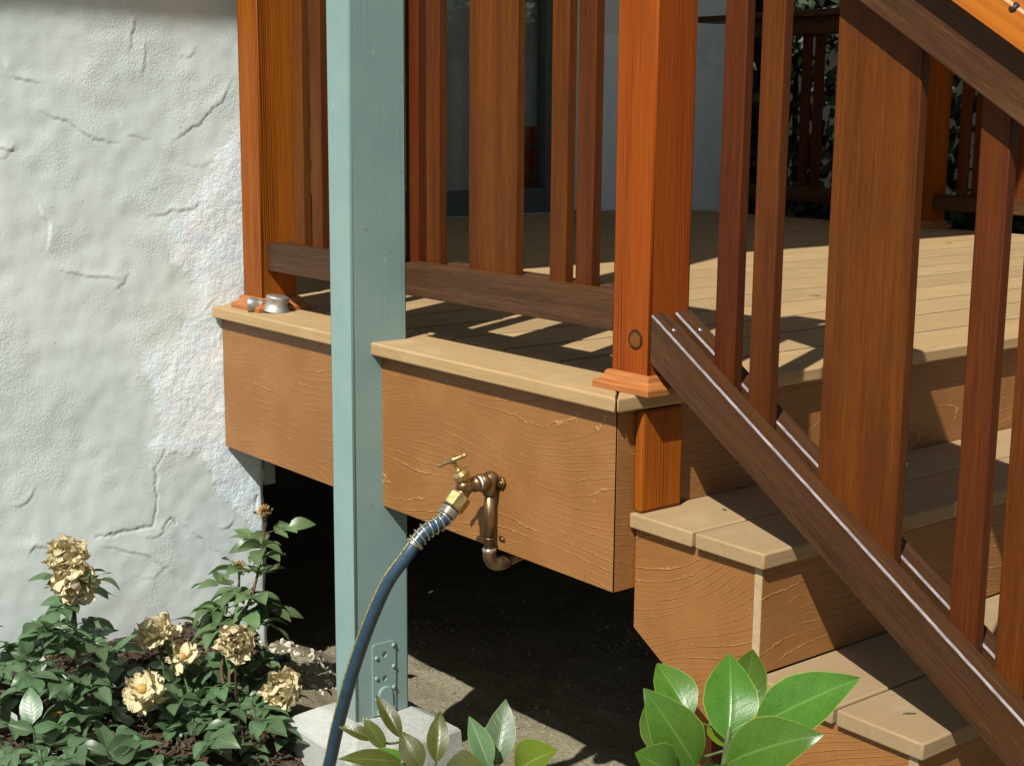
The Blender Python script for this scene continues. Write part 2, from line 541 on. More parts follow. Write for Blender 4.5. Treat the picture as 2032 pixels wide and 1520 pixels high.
def spline(pts, n):
    pts = [Vector(p) for p in pts]
    P = [pts[0] * 2 - pts[1]] + pts + [pts[-1] * 2 - pts[-2]]
    out = []
    for i in range(1, len(P) - 2):
        for k in range(n):
            t = k / n
            a, b, c, d = P[i - 1], P[i], P[i + 1], P[i + 2]
            out.append(.5 * ((2 * b) + (c - a) * t + (2 * a - 5 * b + 4 * c - d) * t * t + (3 * b - a - 3 * c + d) * t ** 3))
    out.append(pts[-1])
    return out

def tube(name, pts, rad, mat, parent=None, seg=12, loc=None):
    loc = Vector(loc if loc is not None else pts[0])
    bm = bmesh.new()
    tube_bm(bm, [Vector(p) - loc for p in pts], rad, seg)
    bmesh.ops.recalc_face_normals(bm, faces=bm.faces[:])
    return link(name, mesh_from(bm, name), mat, parent, loc)

def lathe(name, base, d, prof, mat, parent=None, seg=20, flat=False):
    """prof: (distance along d, radius)"""
    d = Vector(d).normalized(); s, u = frame_at(d)
    bm = bmesh.new(); rings = []
    for h, r in prof:
        rings.append([bm.verts.new(d * h + (s * math.cos(a) + u * math.sin(a)) * max(r, 1e-5)) for a in [2 * math.pi * k / seg for k in range(seg)]])
    for a, b in zip(rings, rings[1:]):
        for k in range(seg):
            f = bm.faces.new((a[k], a[(k + 1) % seg], b[(k + 1) % seg], b[k])); f.smooth = not flat
    bm.faces.new(rings[0][::-1]); bm.faces.new(rings[-1])
    bmesh.ops.recalc_face_normals(bm, faces=bm.faces[:])
    return link(name, mesh_from(bm, name), mat, parent, base)

def copy_part(o, parent, shift=(0, 0, 0)):
    c = o.copy(); COL.objects.link(c); c.parent = parent
    c.location = o.location + Vector(shift)
    return c

# ------------------------------------------------------------------ dimensions (metres; z = 0 is the deck surface)
L, E, T, F = 1.337, .0245, .0254, .3041
ZF = -T - F                                    # underside of the fascia
XP, YP, W = .032, .0366, .088                  # corner newel: right face, front face, width
RISE = .199

def smooth(x, a, b):
    t = max(0, min(1, (x - a) / (b - a))); return t * t * (3 - 2 * t)

# ------------------------------------------------------------------ ground
def gz(x, y):
    z = -.945
    z += .10 * smooth(-x, .62, 1.0) * smooth(-y, -.34, -.12)      # raised bed by the wall
    z += .055 * smooth(-x, 1.05, 1.32) * smooth(-y, -.12, .02)
    z -= .05 * smooth(x, -.2, .8)
    z += .05 * smooth(-x, .5, .8) * smooth(-y, -.1, .1)
    f = 1 if (-2.2 < x < 1.4 and -1.6 < y < 1.8) else .4
    z += f * (.010 * noise.noise((x * 4.1, y * 4.1, 1)) + .008 * noise.noise((x * 13, y * 13, 5)) + .005 * noise.noise((x * 41, y * 41, 8)))
    return z
def mulch_at(x, y):
    n = .12 * noise.noise((x * 7, y * 7, 3)) + .05 * noise.noise((x * 23, y * 23, 9))
    return smooth(-(y + (x + .9) * .42) + n, .06, .16) * smooth(-x + n, .46, .6)
def axis_lines(lo, a, b, hi, step):
    out, v, s = [], a, step
    left = []
    while v > lo:
        s *= 1.5; v -= s; left.append(v)
    out = left[::-1]; v = a
    while v < b: out.append(v); v += step
    s = step
    while v < hi:
        out.append(v); s *= 1.5; v += s
    out.append(v)
    return out
gx = axis_lines(-90, -1.9, .6, 90, .0125); gy = axis_lines(-90, -.9, 1.0, 90, .0125)
verts = [(x, y, gz(x, y)) for y in gy for x in gx]
nx = len(gx)
faces = [(j * nx + i, j * nx + i + 1, (j + 1) * nx + i + 1, (j + 1) * nx + i) for j in range(len(gy) - 1) for i in range(nx - 1)]
me = bpy.data.meshes.new("ground"); me.from_pydata(verts, [], faces); me.update()
me.polygons.foreach_set('use_smooth', [True] * len(me.polygons))
at = me.attributes.new("mulch", 'FLOAT', 'POINT')
at.data.foreach_set('value', [mulch_at(v[0], v[1]) for v in verts])
tag(link("ground", me, m_soil()), "dry grey-brown soil under and in front of the deck", kind='structure')

# pebbles and clods: nobody could count them
def scatter_stones(name, n, area, rmin, rmax, mat, label, test=lambda x, y: True):
    bm = bmesh.new(); k = 0
    rnd = random.Random(len(name) * 31 + n)
    while k < n:
        x, y = rnd.uniform(*area[0]), rnd.uniform(*area[1])
        if not test(x, y): 
            k += .2; continue
        k += 1
        r = rmin + (rmax - rmin) * rnd.random() ** 3
        mtx = Matrix.Translation((x, y, gz(x, y) + r * .15)) @ Euler((rnd.random() * 6, rnd.random() * 6, rnd.random() * 6)).to_matrix().to_4x4() @ Matrix.Diagonal((r, r * rnd.uniform(.6, 1), r * rnd.uniform(.5, .9), 1))
        res = bmesh.ops.create_icosphere(bm, subdivisions=1, radius=1, matrix=mtx)
        for v in res['verts']:
            v.co += Vector((rnd.uniform(-1, 1), rnd.uniform(-1, 1), rnd.uniform(-1, 1))) * r * .16
    return tag(link(name, mesh_from(bm, name), mat), label, kind='stuff')
m_peb = m_plain("pale_pebble", (.20, .175, .125), .9, 0, .45)
scatter_stones("gravel", 1300, ((-1.5, .3), (-.2, 1.1)), .002, .0085, m_peb, "small pebbles and clods lying on the soil", lambda x, y: mulch_at(x, y) < .5)
scatter_stones("rubble", 230, ((-1.36, -.90), (.02, .22)), .002, .012, m_plain("mortar_crumb", (.44, .41, .33), .9, 0, .4), "pale crumbs of mortar in front of the wall end")

# bark mulch
bm = bmesh.new(); rnd = random.Random(4)
for k in range(4200):
    x, y = rnd.uniform(-1.33, -.5), rnd.uniform(-.75, .08)
    if mulch_at(x, y) < .45: continue
    l, w, h = rnd.uniform(.006, .026), rnd.uniform(.002, .006), rnd.uniform(.0015, .004)
    mtx = Matrix.Translation((x, y, gz(x, y) + rnd.uniform(.002, .012))) @ Euler((rnd.uniform(-.5, .5), rnd.uniform(-.5, .5), rnd.random() * 6.3)).to_matrix().to_4x4() @ Matrix.Diagonal((l, w, h, 1))
    bmesh.ops.create_cube(bm, size=1, matrix=mtx)
tag(link("mulch", mesh_from(bm, "mulch"), m_plain("bark_mulch", (.062, .045, .030), .95, 0, .65)), "dark bark mulch under the rose bushes", kind='stuff')

for (x, y, r, lab) in [(-1.02, .16, .021, "white broken stone beside the foot of the teal post"), (-1.0, .10, .012, "small pale stone in front of the white broken stone")]:
    bm = bmesh.new(); bmesh.ops.create_icosphere(bm, subdivisions=2, radius=r)
    for v in bm.verts: v.co *= 1 + .45 * noise.noise(v.co * 60 + Vector((x * 9, y, 1)))
    tag(link("stone", mesh_from(bm, "stone"), m_plain("white_stone", (.66, .64, .58), .9, 0, .2), None, (x, y, gz(x, y) + r * .5)), lab, "stone", "loose stones")

# ------------------------------------------------------------------ house
house = thing("house", (-2.4, 1.0, -.95), "pale grey-green stucco house with a sliding door onto the deck", "house")
PATCH = [(0.09, 0.43), (0.013, 0.35), (-0.059, 0.245), (-0.128, 0.18), (-0.113, 0.106), (-0.053, 0.057), (-0.074, -0.01), (-0.119, -0.075), (-0.187, -0.092), (-0.205, -0.138), (-0.166, -0.18), (-0.159, -0.245), (-0.184, -0.311), (-0.129, -0.336), (-0.059, -0.33), (-0.03, -0.42), (0.03, -0.50), (0.09, -0.58), (0.13, -0.6), (.14, .43)]
CRACKS = [[(-0.097, 0.375), (-0.041, 0.411), (0.017, 0.462), (0.046, 0.501)], [(-0.394, 0.434), (-0.347, 0.416), (-0.299, 0.384), (-0.24, 0.37)], [(-0.163, 0.207), (-0.109, 0.218), (-0.034, 0.233)], [(-0.363, 0.099), (-0.296, 0.082), (-0.239, 0.073)], [(-0.471, -0.503), (-0.465, -0.495), (-0.42, -0.498)], [(-0.323, -0.495), (-0.252, -0.494), (-0.191, -0.493), (-0.175, -0.454), (-0.173, -0.359), (-0.147, -0.316)], [(-0.16, -0.504), (-0.141, -0.483), (-0.129, -0.497)], [(-0.195, 0.565), (-0.184, 0.608), (-0.178, 0.629)], [(-0.168, 0.513), (-0.162, 0.577)], [(-0.488, 0.359), (-0.459, 0.354)], [(-0.37, -0.274), (-0.368, -0.291)], [(0.081, -0.465), (0.077, -0.496)], [(-0.248, 0.261), (-0.239, 0.253)], [(-0.116, -0.499), (-0.016, -0.591)], [(-.30, -.52), (-.20, -.56), (-.13, -.62)], [(-.42, .25), (-.39, .20), (-.40, .15)]]
def inside(poly, y, z):
    c = False
    for (a, b), (d, e) in zip(poly, poly[1:] + poly[:1]):
        if (b > z) != (e > z) and y < (d - a) * (z - b) / (e - b) + a: c = not c
    return c
def segdist(y, z, a, b):
    dy, dz = b[0] - a[0], b[1] - a[1]
    t = max(0, min(1, ((y - a[0]) * dy + (z - a[1]) * dz) / (dy * dy + dz * dz)))
    return math.hypot(y - a[0] - t * dy, z - a[1] - t * dz)
def patch_val(y, z):
    if not (-.3 < y < .2 and -.7 < z < .5): return 0.0
    d = min(segdist(y, z, a, b) for a, b in zip(PATCH, PATCH[1:] + PATCH[:1]))
    if not inside(PATCH, y, z): d = -d
    return max(0, min(1, .5 + d / .06))
def wob(y, z):
    return (y + .007 * noise.noise((y * 34, z * 34, 2)) + .0035 * noise.noise((y * 95, z * 95, 2)),
            z + .007 * noise.noise((y * 34, z * 34, 7)) + .0035 * noise.noise((y * 95, z * 95, 7)))
LONG = [CRACKS[5], CRACKS[11], CRACKS[6]]
_r = random.Random(77)
LIPS = [(c, .0019) for i, c in enumerate(CRACKS) if i not in (5, 11, 6, 10, 12)]
for _ in range(13):
    y_, z_, a_ = _r.uniform(-.55, .08), _r.uniform(-.65, .62), _r.uniform(-1.2, 1.2)
    l_ = _r.uniform(.03, .10)
    LIPS.append(([(y_, z_), (y_ + l_ * .5 * math.cos(a_), z_ + l_ * .5 * math.sin(a_)), (y_ + l_ * math.cos(a_ + .5), z_ + l_ * math.sin(a_ + .5))], _r.uniform(.0008, .0018)))
LBOX = [(min(p[0] for p in c) - .05, max(p[0] for p in c) + .05, min(p[1] for p in c) - .05, max(p[1] for p in c) + .05) for c, _a in LIPS]
def lip_val(y, z):
    """a trowel pass that ended: a small ledge on one side of the line that dies away on the other"""
    h = 0
    for (c, amp), (y0, y1, z0, z1) in zip(LIPS, LBOX):
        if not (y0 < y < y1 and z0 < z < z1): continue
        yy, zz = wob(y, z)
        n = len(c) - 1; best = None
        for i in range(n):
            a, b = c[i], c[i + 1]
            dy, dz = b[0] - a[0], b[1] - a[1]; l2 = dy * dy + dz * dz
            t = ((yy - a[0]) * dy + (zz - a[1]) * dz) / l2
            tc_ = max(0, min(1, t))
            d = math.hypot(yy - a[0] - tc_ * dy, zz - a[1] - tc_ * dz)
            sd = ((zz - a[1]) * dy - (yy - a[0]) * dz) / math.sqrt(l2)
            if best is None or d < best[0]: best = (d, sd, (i + t) / n)
        d, sd, q = best
        if d > .05: continue
        fade = smooth(q, -.25, .25) * smooth(-q, -1.25, -.7)
        if fade <= 0: continue
        h += amp * fade * (smooth(sd, -.0018, .0018) * math.exp(-max(0, d) / .018) - .45 * math.exp(-(sd / .003) ** 2) * (1 if d < .01 else 0))
    return h
def crack_val(y, z):
    v = 0
    for ci, c in enumerate(LONG):
        for a, b in zip(c, c[1:]):
            if min(a[0], b[0]) - .03 < y < max(a[0], b[0]) + .03 and min(a[1], b[1]) - .03 < z < max(a[1], b[1]) + .03:
                yy, zz = wob(y, z)
                v = max(v, 1 - segdist(yy, zz, a, b) / (.0034 * (.7 + 1.0 * max(0, noise.noise((y * 17, z * 17, ci)) + .2))))
    return max(0, v)
CORNER = .106
def wall_lines(lo, a, b, hi, st):
    ls = axis_lines(lo, a, b, hi, st)
    return [min(max(v, lo), hi) for v in ls]
wy = sorted(set(round(v, 5) for v in wall_lines(-6, -.68, CORNER, CORNER, .0036)))
wz = sorted(set(round(v, 5) for v in wall_lines(-1.15, -1.0, .72, 2.5, .0036)))
hv, pv, cv = [], [], []
for z in wz:
    for y in wy:
        p = patch_val(y, z); c = crack_val(y, z) if (-.6 < y < .12 and -.7 < z < .7) else 0
        trow = noise.noise((y * 2.6 + z, z * 3.4, 4)); 
        h = .0048 * trow + .0016 * noise.noise((y * 9 + z * 4, z * 10 - y * 3, 11)) + .0010 * noise.noise((y * 28, z * 26, 21))
        h += p * (.002 + .0007 * noise.noise((y * 55, z * 55, 3)) + .0007 * noise.noise((y * 120, z * 120, 6)))
        h += lip_val(y, z)
        h -= .0022 * c
        if y > CORNER - .015:                                   # ragged arris
            e = smooth(y, CORNER - .015, CORNER)
            h -= .010 * e * (1 + noise.noise((z * 25, 0, 2)))
        jag = 0.0
        if y >= CORNER - 1e-4 and z < ZF: jag = .013 * noise.noise((z * 14, 3, 9)) + .006 * noise.noise((z * 60, 3, 9))
        hv.append((-L + h - .002, y + jag, z)); pv.append(p); cv.append(c)
ny = len(wy)
# close the slab: return face at the corner and a back
nfront = len(hv)
fcs = [(j * ny + i, j * ny + i + 1, (j + 1) * ny + i + 1, (j + 1) * ny + i) for j in range(len(wz) - 1) for i in range(ny - 1)]
back = []
for j, z in enumerate(wz):
    hv.append((-L - .16, CORNER, z)); pv.append(0); cv.append(0); back.append(len(hv) - 1)
for j in range(len(wz) - 1):
    fcs.append((j * ny + ny - 1, back[j], back[j + 1], (j + 1) * ny + ny - 1))
hv += [(-L - .16, -6, wz[0]), (-L - .16, -6, wz[-1])]; pv += [0, 0]; cv += [0, 0]
fcs.append((back[0], nfront + len(wz), nfront + len(wz) + 1, back[-1]))
me = bpy.data.meshes.new("stucco_wall"); me.from_pydata([(x + 2.4, y - 1.0, z + .95) for x, y, z in hv], [], fcs); me.update()
me.polygons.foreach_set('use_smooth', [i < (ny - 1) * (len(wz) - 1) for i in range(len(me.polygons))])
for nm, vals in (("patch", pv), ("crack", cv)):
    a = me.attributes.new(nm, 'FLOAT', 'POINT'); a.data.foreach_set('value', vals)
link("stucco_wall", me, m_stucco(True), house, (-2.4, 1.0, -.95))["label"] = "lumpy trowelled stucco wall with white unpainted patch beside the deck"

XR = -3.42
ms = m_stucco(False)
box("return_wall", XR - .1, -L - .165, CORNER - .16, CORNER - .006, -1.1, 2.45, ms, house, 0)
DY0, DY1, DH = 1.02, 2.895, 2.05
box("rear_wall", XR - .16, XR, CORNER, DY0, -1.1, 2.45, ms, house, 0)
box("rear_wall", XR - .16, XR, DY1, 3.93, -1.1, 2.45, ms, house, 0)
box("rear_wall", XR - .16, XR, DY0, DY1, DH, 2.45, ms, house, 0)
box("rear_wall", XR - .16, XR, DY0, DY1, -1.1, -.03, ms, house, 0)
box("side_wall", XR - 3.2, XR - .165, 3.78, 3.925, -1.1, 2.45, ms, house, 0)
mroom = m_plain("room_plaster", (.30, .28, .24), .9, 0, .1)
box("room_wall", XR - 3.2, XR - 3.05, .11, 3.775, -.1, 2.44, mroom, house, 0)
box("room_floor", XR - 3.04, XR - .165, .11, 3.775, -.1, -.02, m_plain("room_floorboards", (.16, .09, .045), .5, 0, .3), house, 0)
mroof = m_plain("roof_soffit_paint", (.72, .74, .70), .7, 0, .1)
prism("porch_roof", [(-.675, 2.62), (-.675, 2.50), (-6.7, 2.50), (-6.7, 2.62)], -6, 2.72, mroof, house, 0, 'Y')
box("porch_beam", -.755, -.673, -6, 2.71, 2.44, 2.497, m_teal(), house, .003)
door = box("sliding_door", XR - .09, XR - .02, 2.735, 2.885, .002, 2.03, m_plain("slate_door_paint", (.085, .105, .105), .45, 0, .06), house, .004)
dm = m_plain("slate_door_paint", (.085, .105, .105), .45, 0, .06)
box("bottom_rail", XR - .088, XR - .022, DY0 + .06, 2.734, .002, .112, dm, door, .004)
box("top_rail", XR - .088, XR - .022, DY0 + .06, 2.734, 1.93, 2.03, dm, door, .004)
box("door_stile", XR - .09, XR - .02, DY0 + .01, DY0 + .058, .002, 2.03, dm, door, .004)
box("glass_pane", XR - .062, XR - .056, DY0 + .058, 2.736, .110, 1.932, m_glass(), door, 0)
box("door_sill", XR - .12, XR + .012, DY0, DY1, -.028, .0015, m_plain("door_sill_metal", (.62, .64, .63), .4, .3, .05), door, .002)
box("door_casing", XR - .05, XR + .012, 2.887, 2.925, .003, 2.09, m_plain("white_trim_paint", (.72, .75, .72), .5, 0, .04), door, .003)

# the concrete foundation stub and ledger seen in the dark below the deck
box("foundation", -L - .15, -L - .012, CORNER + .002, CORNER + .034, ZF - .115, ZF + .02, m_concrete(), house, .004)

# red sack standing inside, behind the glass
bm = bmesh.new()
bmesh.ops.create_grid(bm, x_segments=10, y_segments=12, size=.5)
sackv = []
bm.free(); bm = bmesh.new()
bmesh.ops.create_cube(bm, size=1)
bmesh.ops.subdivide_edges(bm, edges=bm.edges[:], cuts=6, use_grid_fill=True)
for v in bm.verts:
    q = v.co.copy()
    bul = 1 - .55 * abs(q.z * 2) ** 2.4
    v.co = Vector((q.x * .12 * bul, q.y * .21 * (1 - .06 * abs(q.z * 2)), q.z * .40)) + Vector((.006 * noise.noise(q * 7), .004 * noise.noise(q * 9), .003 * noise.noise(q * 5)))
for f in bm.faces: f.smooth = True
sack = tag(link("sack", mesh_from(bm, "sack"), m_plain("red_printed_plastic", (.82, .055, .012), .35, 0, .2), None, (XR - .135, 2.735, .125)), "red printed sack standing behind the glass of the sliding door", "sack")
sack.location.z = -.018 + .205
box("printed_panel", sack.location.x + .044, sack.location.x + .060, 2.67, 2.785, .285, .310, m_plain("grey_print", (.35, .33, .30), .5, 0, .1), sack, .001)
lathe("printed_emblem", (sack.location.x + .050, 2.76, .175), (1, 0, 0), [(0, .045), (.012, .042)], m_plain("orange_print", (.45, .20, .02), .5, 0, .2), sack, 14)

# ------------------------------------------------------------------ concrete pier and teal porch post
PX0, PX1, PY0, PY1, PZ = -.754, -.673, -.067, .060, -.769
pc = (-.712, -.008); hb = .132
pier = None
bm = bmesh.new()
lv = [(-1.10, hb + .012), (-.806, hb), (-.800, hb - .004), (-.7705, .078), (-.7695, .070)]
rings = []
for z, h in lv:
    rings.append([bm.verts.new((sx * h, sy * h, z + 1.10)) for sx, sy in ((-1, -1), (1, -1), (1, 1), (-1, 1))])
for a, b in zip(rings, rings[1:]):
    for k in range(4): bm.faces.new((a[k], a[(k + 1) % 4], b[(k + 1) % 4], b[k]))
bm.faces.new(rings[-1]); bm.faces.new(rings[0][::-1])
bmesh.ops.subdivide_edges(bm, edges=bm.edges[:], cuts=5, use_grid_fill=True)
for v in bm.verts: v.co += Vector((1, 1, .6)) * (.0022 * noise.noise(v.co * 23))
tag(link("concrete_pier", mesh_from(bm, "concrete_pier"), m_concrete(), None, (pc[0], pc[1], -1.10)), "pale concrete pier block under the teal post", "pier block")

post = thing("porch_post", (-.7135, -.0035, PZ), "tall teal painted post standing on the concrete pier block", "post")
bm = bmesh.new()
bmesh.ops.create_cube(bm, size=1)
bmesh.ops.scale(bm, vec=(PX1 - PX0, PY1 - PY0, 2.44 - PZ), verts=bm.verts)
soft_bevel(bm, [e for e in bm.edges if abs((e.verts[0].co - e.verts[1].co).z) > 1], .005, 4)
link("post_shaft", mesh_from(bm, "post_shaft"), m_teal(), post, ((PX0 + PX1) / 2, (PY0 + PY1) / 2, (2.44 + PZ) / 2))
# painted post-base strap on the right face: a plate with an arched base, two holes, nails
def strap(parent):
    bm = bmesh.new()
    y0, y1, z0, z1 = -.030, .026, PZ + .003, -.614
    N = 14
    holes = [(-.001, -.639, .0062), (-.001, -.690, .0062)]
    # plate as a grid with the hole cells removed and the ring re-made
    outline = [(y0, z0), (y1, z0), (y1, z1 - .004), (y1 - .004, z1), (y0 + .004, z1), (y0, z1 - .004)]
    x0, x1 = 0.0, .0032
    vo = [[bm.verts.new((x, y, z)) for y, z in outline] for x in (x0, x1)]
    fro = [bm.edges.new((vo[1][i], vo[1][(i + 1) % 6])) for i in range(6)]
    allh = []
    for (hy, hz, hr) in holes:
        ring1 = [bm.verts.new((x1, hy + hr * math.cos(2 * math.pi * k / N), hz + hr * math.sin(2 * math.pi * k / N))) for k in range(N)]
        ring0 = [bm.verts.new((x0, v.co.y, v.co.z)) for v in ring1]
        allh += [bm.edges.new((ring1[k], ring1[(k + 1) % N])) for k in range(N)]
        for k in range(N): bm.faces.new((ring1[k], ring1[(k + 1) % N], ring0[(k + 1) % N], ring0[k]))
    bmesh.ops.triangle_fill(bm, edges=fro + allh, use_beauty=True)
    for i in range(6):
        j = (i + 1) % 6
        bm.faces.new((vo[0][i], vo[0][j], vo[1][j], vo[1][i]))
    bmesh.ops.recalc_face_normals(bm, faces=bm.faces[:])
    c = Vector((PX1 - .0004, 0, 0))
    br = link("post_bracket", mesh_from(bm, "post_bracket"), m_teal_metal(), parent, c)
    # raised arched rib near the foot
    bm = bmesh.new()
    arch = [(-.017, z0 + .001)] + [(.015 * -math.cos(a), -.724 + .015 * math.sin(a)) for a in [math.pi * k / 10 for k in range(11)]] + [(.017, z0 + .001)]
    arch = [(y, z) for y, z in arch]
    a1 = [bm.verts.new((PX1 + .0068, y, z)) for y, z in arch]; a0 = [bm.verts.new((PX1 + .0026, y * 1.22, z + (.003 if z > -.73 else 0))) for y, z in arch]
    bm.faces.new(a1)
    for k in range(len(arch) - 1): bm.faces.new((a0[k], a0[k + 1], a1[k + 1], a1[k])).smooth = True
    bmesh.ops.recalc_face_normals(bm, faces=bm.faces[:])
    link("bracket_rib", mesh_from(bm, "bracket_rib"), m_teal_metal(), br, (0, 0, 0))
    first = None
    for (y, z) in [(.0205, -.624), (.0205, -.669), (.0205, -.714), (.0205, -.757), (-.021, -.643), (-.021, -.686), (-.021, -.731)]:
        if first is None:
            first = lathe("nail_head", (PX1 + .002, y, z), (1, 0, 0), [(0, .0047), (.002, .0046), (.0035, .0033), (.0042, .001)], m_teal_metal(), br, 12)
        else:
            copy_part(first, br, (0, y - .0205, z + .624))
strap(post)

# ------------------------------------------------------------------ deck
deck = thing("deck", (-1.7, 1.7, ZF), "raised deck of tan composite boards with brown embossed fascia", "deck")
mbY, mbX = m_board('Y'), m_board('X')
# front fascia in one long piece, side fascia, both 19 mm thick
prism("fascia_board", [(-L + .004, 0), (-.0016, 0), (-.0202, .0186), (-L + .004, .019)], ZF, -T - .0004, m_fascia('X', 'base', 4), deck, .0009)
prism("fascia_board", [(-.0002, .0016), (-.0002, 1.42), (-.0188, 1.42), (-.0188, .0202)], ZF, -T - .0004, m_fascia('Y', 'base', 0), deck, .0009)
# picture-frame border boards with the opened mitre at the corner
bw = .155
prism("border_board", [(-L + .003, -E), (E - .003, -E), (E - .0015 - bw, -E + bw), (-L + .003, -E + bw)], -T, 0, mbX, deck, .004, seg=3)
prism("border_board", [(E, -E + .001), (E, 3.5), (E - bw, 3.5), (E - bw + .0005, -E + bw + .0025)], -T, 0, mbY, deck, .004, seg=3)
pitch = .1636; k = 0; xg = E - bw - .005
first = None
while xg > XR + .03:
    x0 = max(xg - pitch + .0062, XR + .016)
    y0 = -E + bw + .004 if x0 > -L else (CORNER + .004 if x0 < -L - .01 else -E + bw + .004)
    db = box("deck_board", x0, xg, y0, 3.5, -T, 0, mbY, deck, .0035, 2)
    if len(db.data.materials) == 1:
        db.data.materials.append(m_plain("dark_board_side", (.055, .036, .020), .9, 0, .3))  # board sides darker than the tops, so the gaps draw as dark lines
        for p in db.data.polygons:
            if abs(p.normal.x) > .72: p.material_index = 1
    xg -= pitch
for yj in (.30, .70, 1.11, 1.52, 1.93, 2.34, 2.75, 3.16):
    box("floor_joist", XR + .02, -.022, yj, yj + .038, ZF + .09, -T - .002, m_plain("joist_timber", (.16, .09, .045), .8, 0, .3), deck, 0)
box("rim_beam", -L + .01, -.022, .021, .058, ZF + .03, -T - .002, m_plain("joist_timber", (.16, .09, .045), .8, 0, .3), deck, 0)
box("support_beam", -.14, -.05, .30, .34, ZF - .62, ZF + .085, m_plain("stained_support", (.20, .07, .02), .7, 0, .3), deck, .002)
box("fascia_board", XR + .02, -.02, 3.48, 3.499, ZF, -T - .001, m_fascia('X', 'base', 4), deck, .0012)

# ------------------------------------------------------------------ newel posts
mred = m_wood('Z', 'redwood')
def base_trim(parent, x0, x1, y0, y1, z=0.0):
    prof = [(.021, .0005), (.0215, .009), (.0195, .012), (.014, .0145), (.0085, .020), (.0065, .027), (.0035, .0295), (.0005, .030)]
    bm = bmesh.new(); cx, cy = (x0 + x1) / 2, (y0 + y1) / 2
    hx, hy = (x1 - x0) / 2, (y1 - y0) / 2
    rings = [[bm.verts.new((sx * (hx + o), sy * (hy + o), h)) for sx, sy in ((-1, -1), (1, -1), (1, 1), (-1, 1))] for o, h in prof]
    for a, b in zip(rings, rings[1:]):
        for k in range(4):
            bm.faces.new((a[k], a[(k + 1) % 4], b[(k + 1) % 4], b[k]))
    bm.faces.new(rings[0][::-1])
    bmesh.ops.recalc_face_normals(bm, faces=bm.faces[:])
    link("base_trim", mesh_from(bm, "base_trim"), m_wood('X', 'trim') if False else m_trim(), parent, (cx, cy, z))
@memo
def m_trim():
    t = NT("cedar_trim")
    v = t.obj()
    f = t.noise(t.vmath('MULTIPLY', v, (14, 14, 300)), 1, 3, .6)
    c = t.ramp(f, [(.3, (.26, .085, .020)), (.7, (.42, .16, .050))])
    return t.fin(c, .45, t.bump(f, .0004, .5), .4)
def m_knot():
    t = NT("knot_wood")
    tc = t.n("ShaderNodeTexCoord"); v = tc.outputs["Object"]
    ln = t.n("ShaderNodeVectorMath", operation='LENGTH'); t.put(ln.inputs[0], t.vmath('MULTIPLY', v, (1, 0, 1)))
    n1 = t.noise(v, 130, 3, .6); n2 = t.noise(v, 320, 3, .6)
    r = t.math('ADD', ln.outputs["Value"], t.math('MULTIPLY', t.math('SUBTRACT', n1, .5), .008))
    c = t.mix(t.step(r, .0100, .0132), t.mix(n2, (.22, .07, .007), (.10, .028, .004)), (.030, .010, .003))
    c = t.mix(t.math('MULTIPLY', t.step(n1, .55, .66), .75), c, (.050, .016, .005))
    return t.fin(c, .45, t.bump(n1, .002, .6), .25)
def newel(x0, x1, y0, y1, top, label, bottom=0.0005):
    nw = thing("newel_post", ((x0 + x1) / 2, (y0 + y1) / 2, 0), label, "newel post", "newel posts of the deck railings")
    bm = bmesh.new()
    bmesh.ops.create_cube(bm, size=1)
    bmesh.ops.scale(bm, vec=(x1 - x0, y1 - y0, top - bottom), verts=bm.verts)
    soft_bevel(bm, [e for e in bm.edges if abs((e.verts[0].co - e.verts[1].co).z) > .2], .004, 3)
    link("post_shaft", mesh_from(bm, "post_shaft"), mred, nw, ((x0 + x1) / 2, (y0 + y1) / 2, (top + bottom) / 2))
    prism("post_cap", [(x0 - .012, y0 - .012), (x1 + .012, y0 - .012), (x1 + .012, y1 + .012), (x0 - .012, y1 + .012)], top, top + .022, mred, nw, .004)
    base_trim(nw, x0, x1, y0, y1)
    return nw
LX, LY = -1.188, .0264
newel(LX - W, LX, LY, LY + W, 1.02, "orange redwood newel post against the stucco wall")
corner = newel(XP - W, XP, YP, YP + W, 1.02, "orange redwood newel post with a round knot at the deck corner")
# the post runs down past the deck boards, notched over the fascia
nb = .018
box("post_foot", .001, .021, YP + .001, YP + .094, -RISE + .0006, -T - .003, mred, corner, .006, 3)
lathe("wood_knot", (.000, YP - .0001, .084), (0, -1, 0), [(0, .0165), (.0007, .0160), (.0009, .014), (.0010, .003)], m_knot(), corner, 26)
newel(-.056, .032, 1.28, 1.368, 1.02, "orange redwood newel post at the far side of the stair head")

# ------------------------------------------------------------------ deck railing (front)
mrail, mbal = m_wood('X', 'rail'), m_wood('Z', 'hardwood')
RF0, RF1, RB0, RB1 = .0385, .0725, .0915, .1255          # the two rails of the sandwich
BY0, BY1 = .0728, .0912
rail = thing("deck_railing", (-.6, .08, 0), "dark brown slatted railing along the front edge of the deck", "railing")
RZ0, RZ1 = .0905, .1545
def rail_piece(name, x0, x1, y0, y1, z0, z1, par):
    return box(name, x0, x1, y0, y1, z0, z1, mrail, par, .0022, 2)
rail_piece("bottom_rail", LX + .0005, PX0 - .004, RF0, RF1, RZ0, RZ1, rail)
rail_piece("bottom_rail", -.648, XP - W - .0005, RF0, RF1, RZ0, RZ1, rail)
rail_piece("bottom_rail", LX + .0005, XP - W - .0005, RB0, RB1, RZ0, RZ1, rail)
for (a, b) in ((LX + .0005, PX0 - .004), (-.648, XP - W - .0005)):
    rail_piece("top_rail", a, b, RF0, RF1, .818, .884, rail)
rail_piece("top_rail", LX + .0005, XP - W - .0005, RB0, RB1, .818, .884, rail)
box("handrail", PX1 + .02, XP - W - .0005, .012, .152, .8845, .922, mrail, rail, .004)
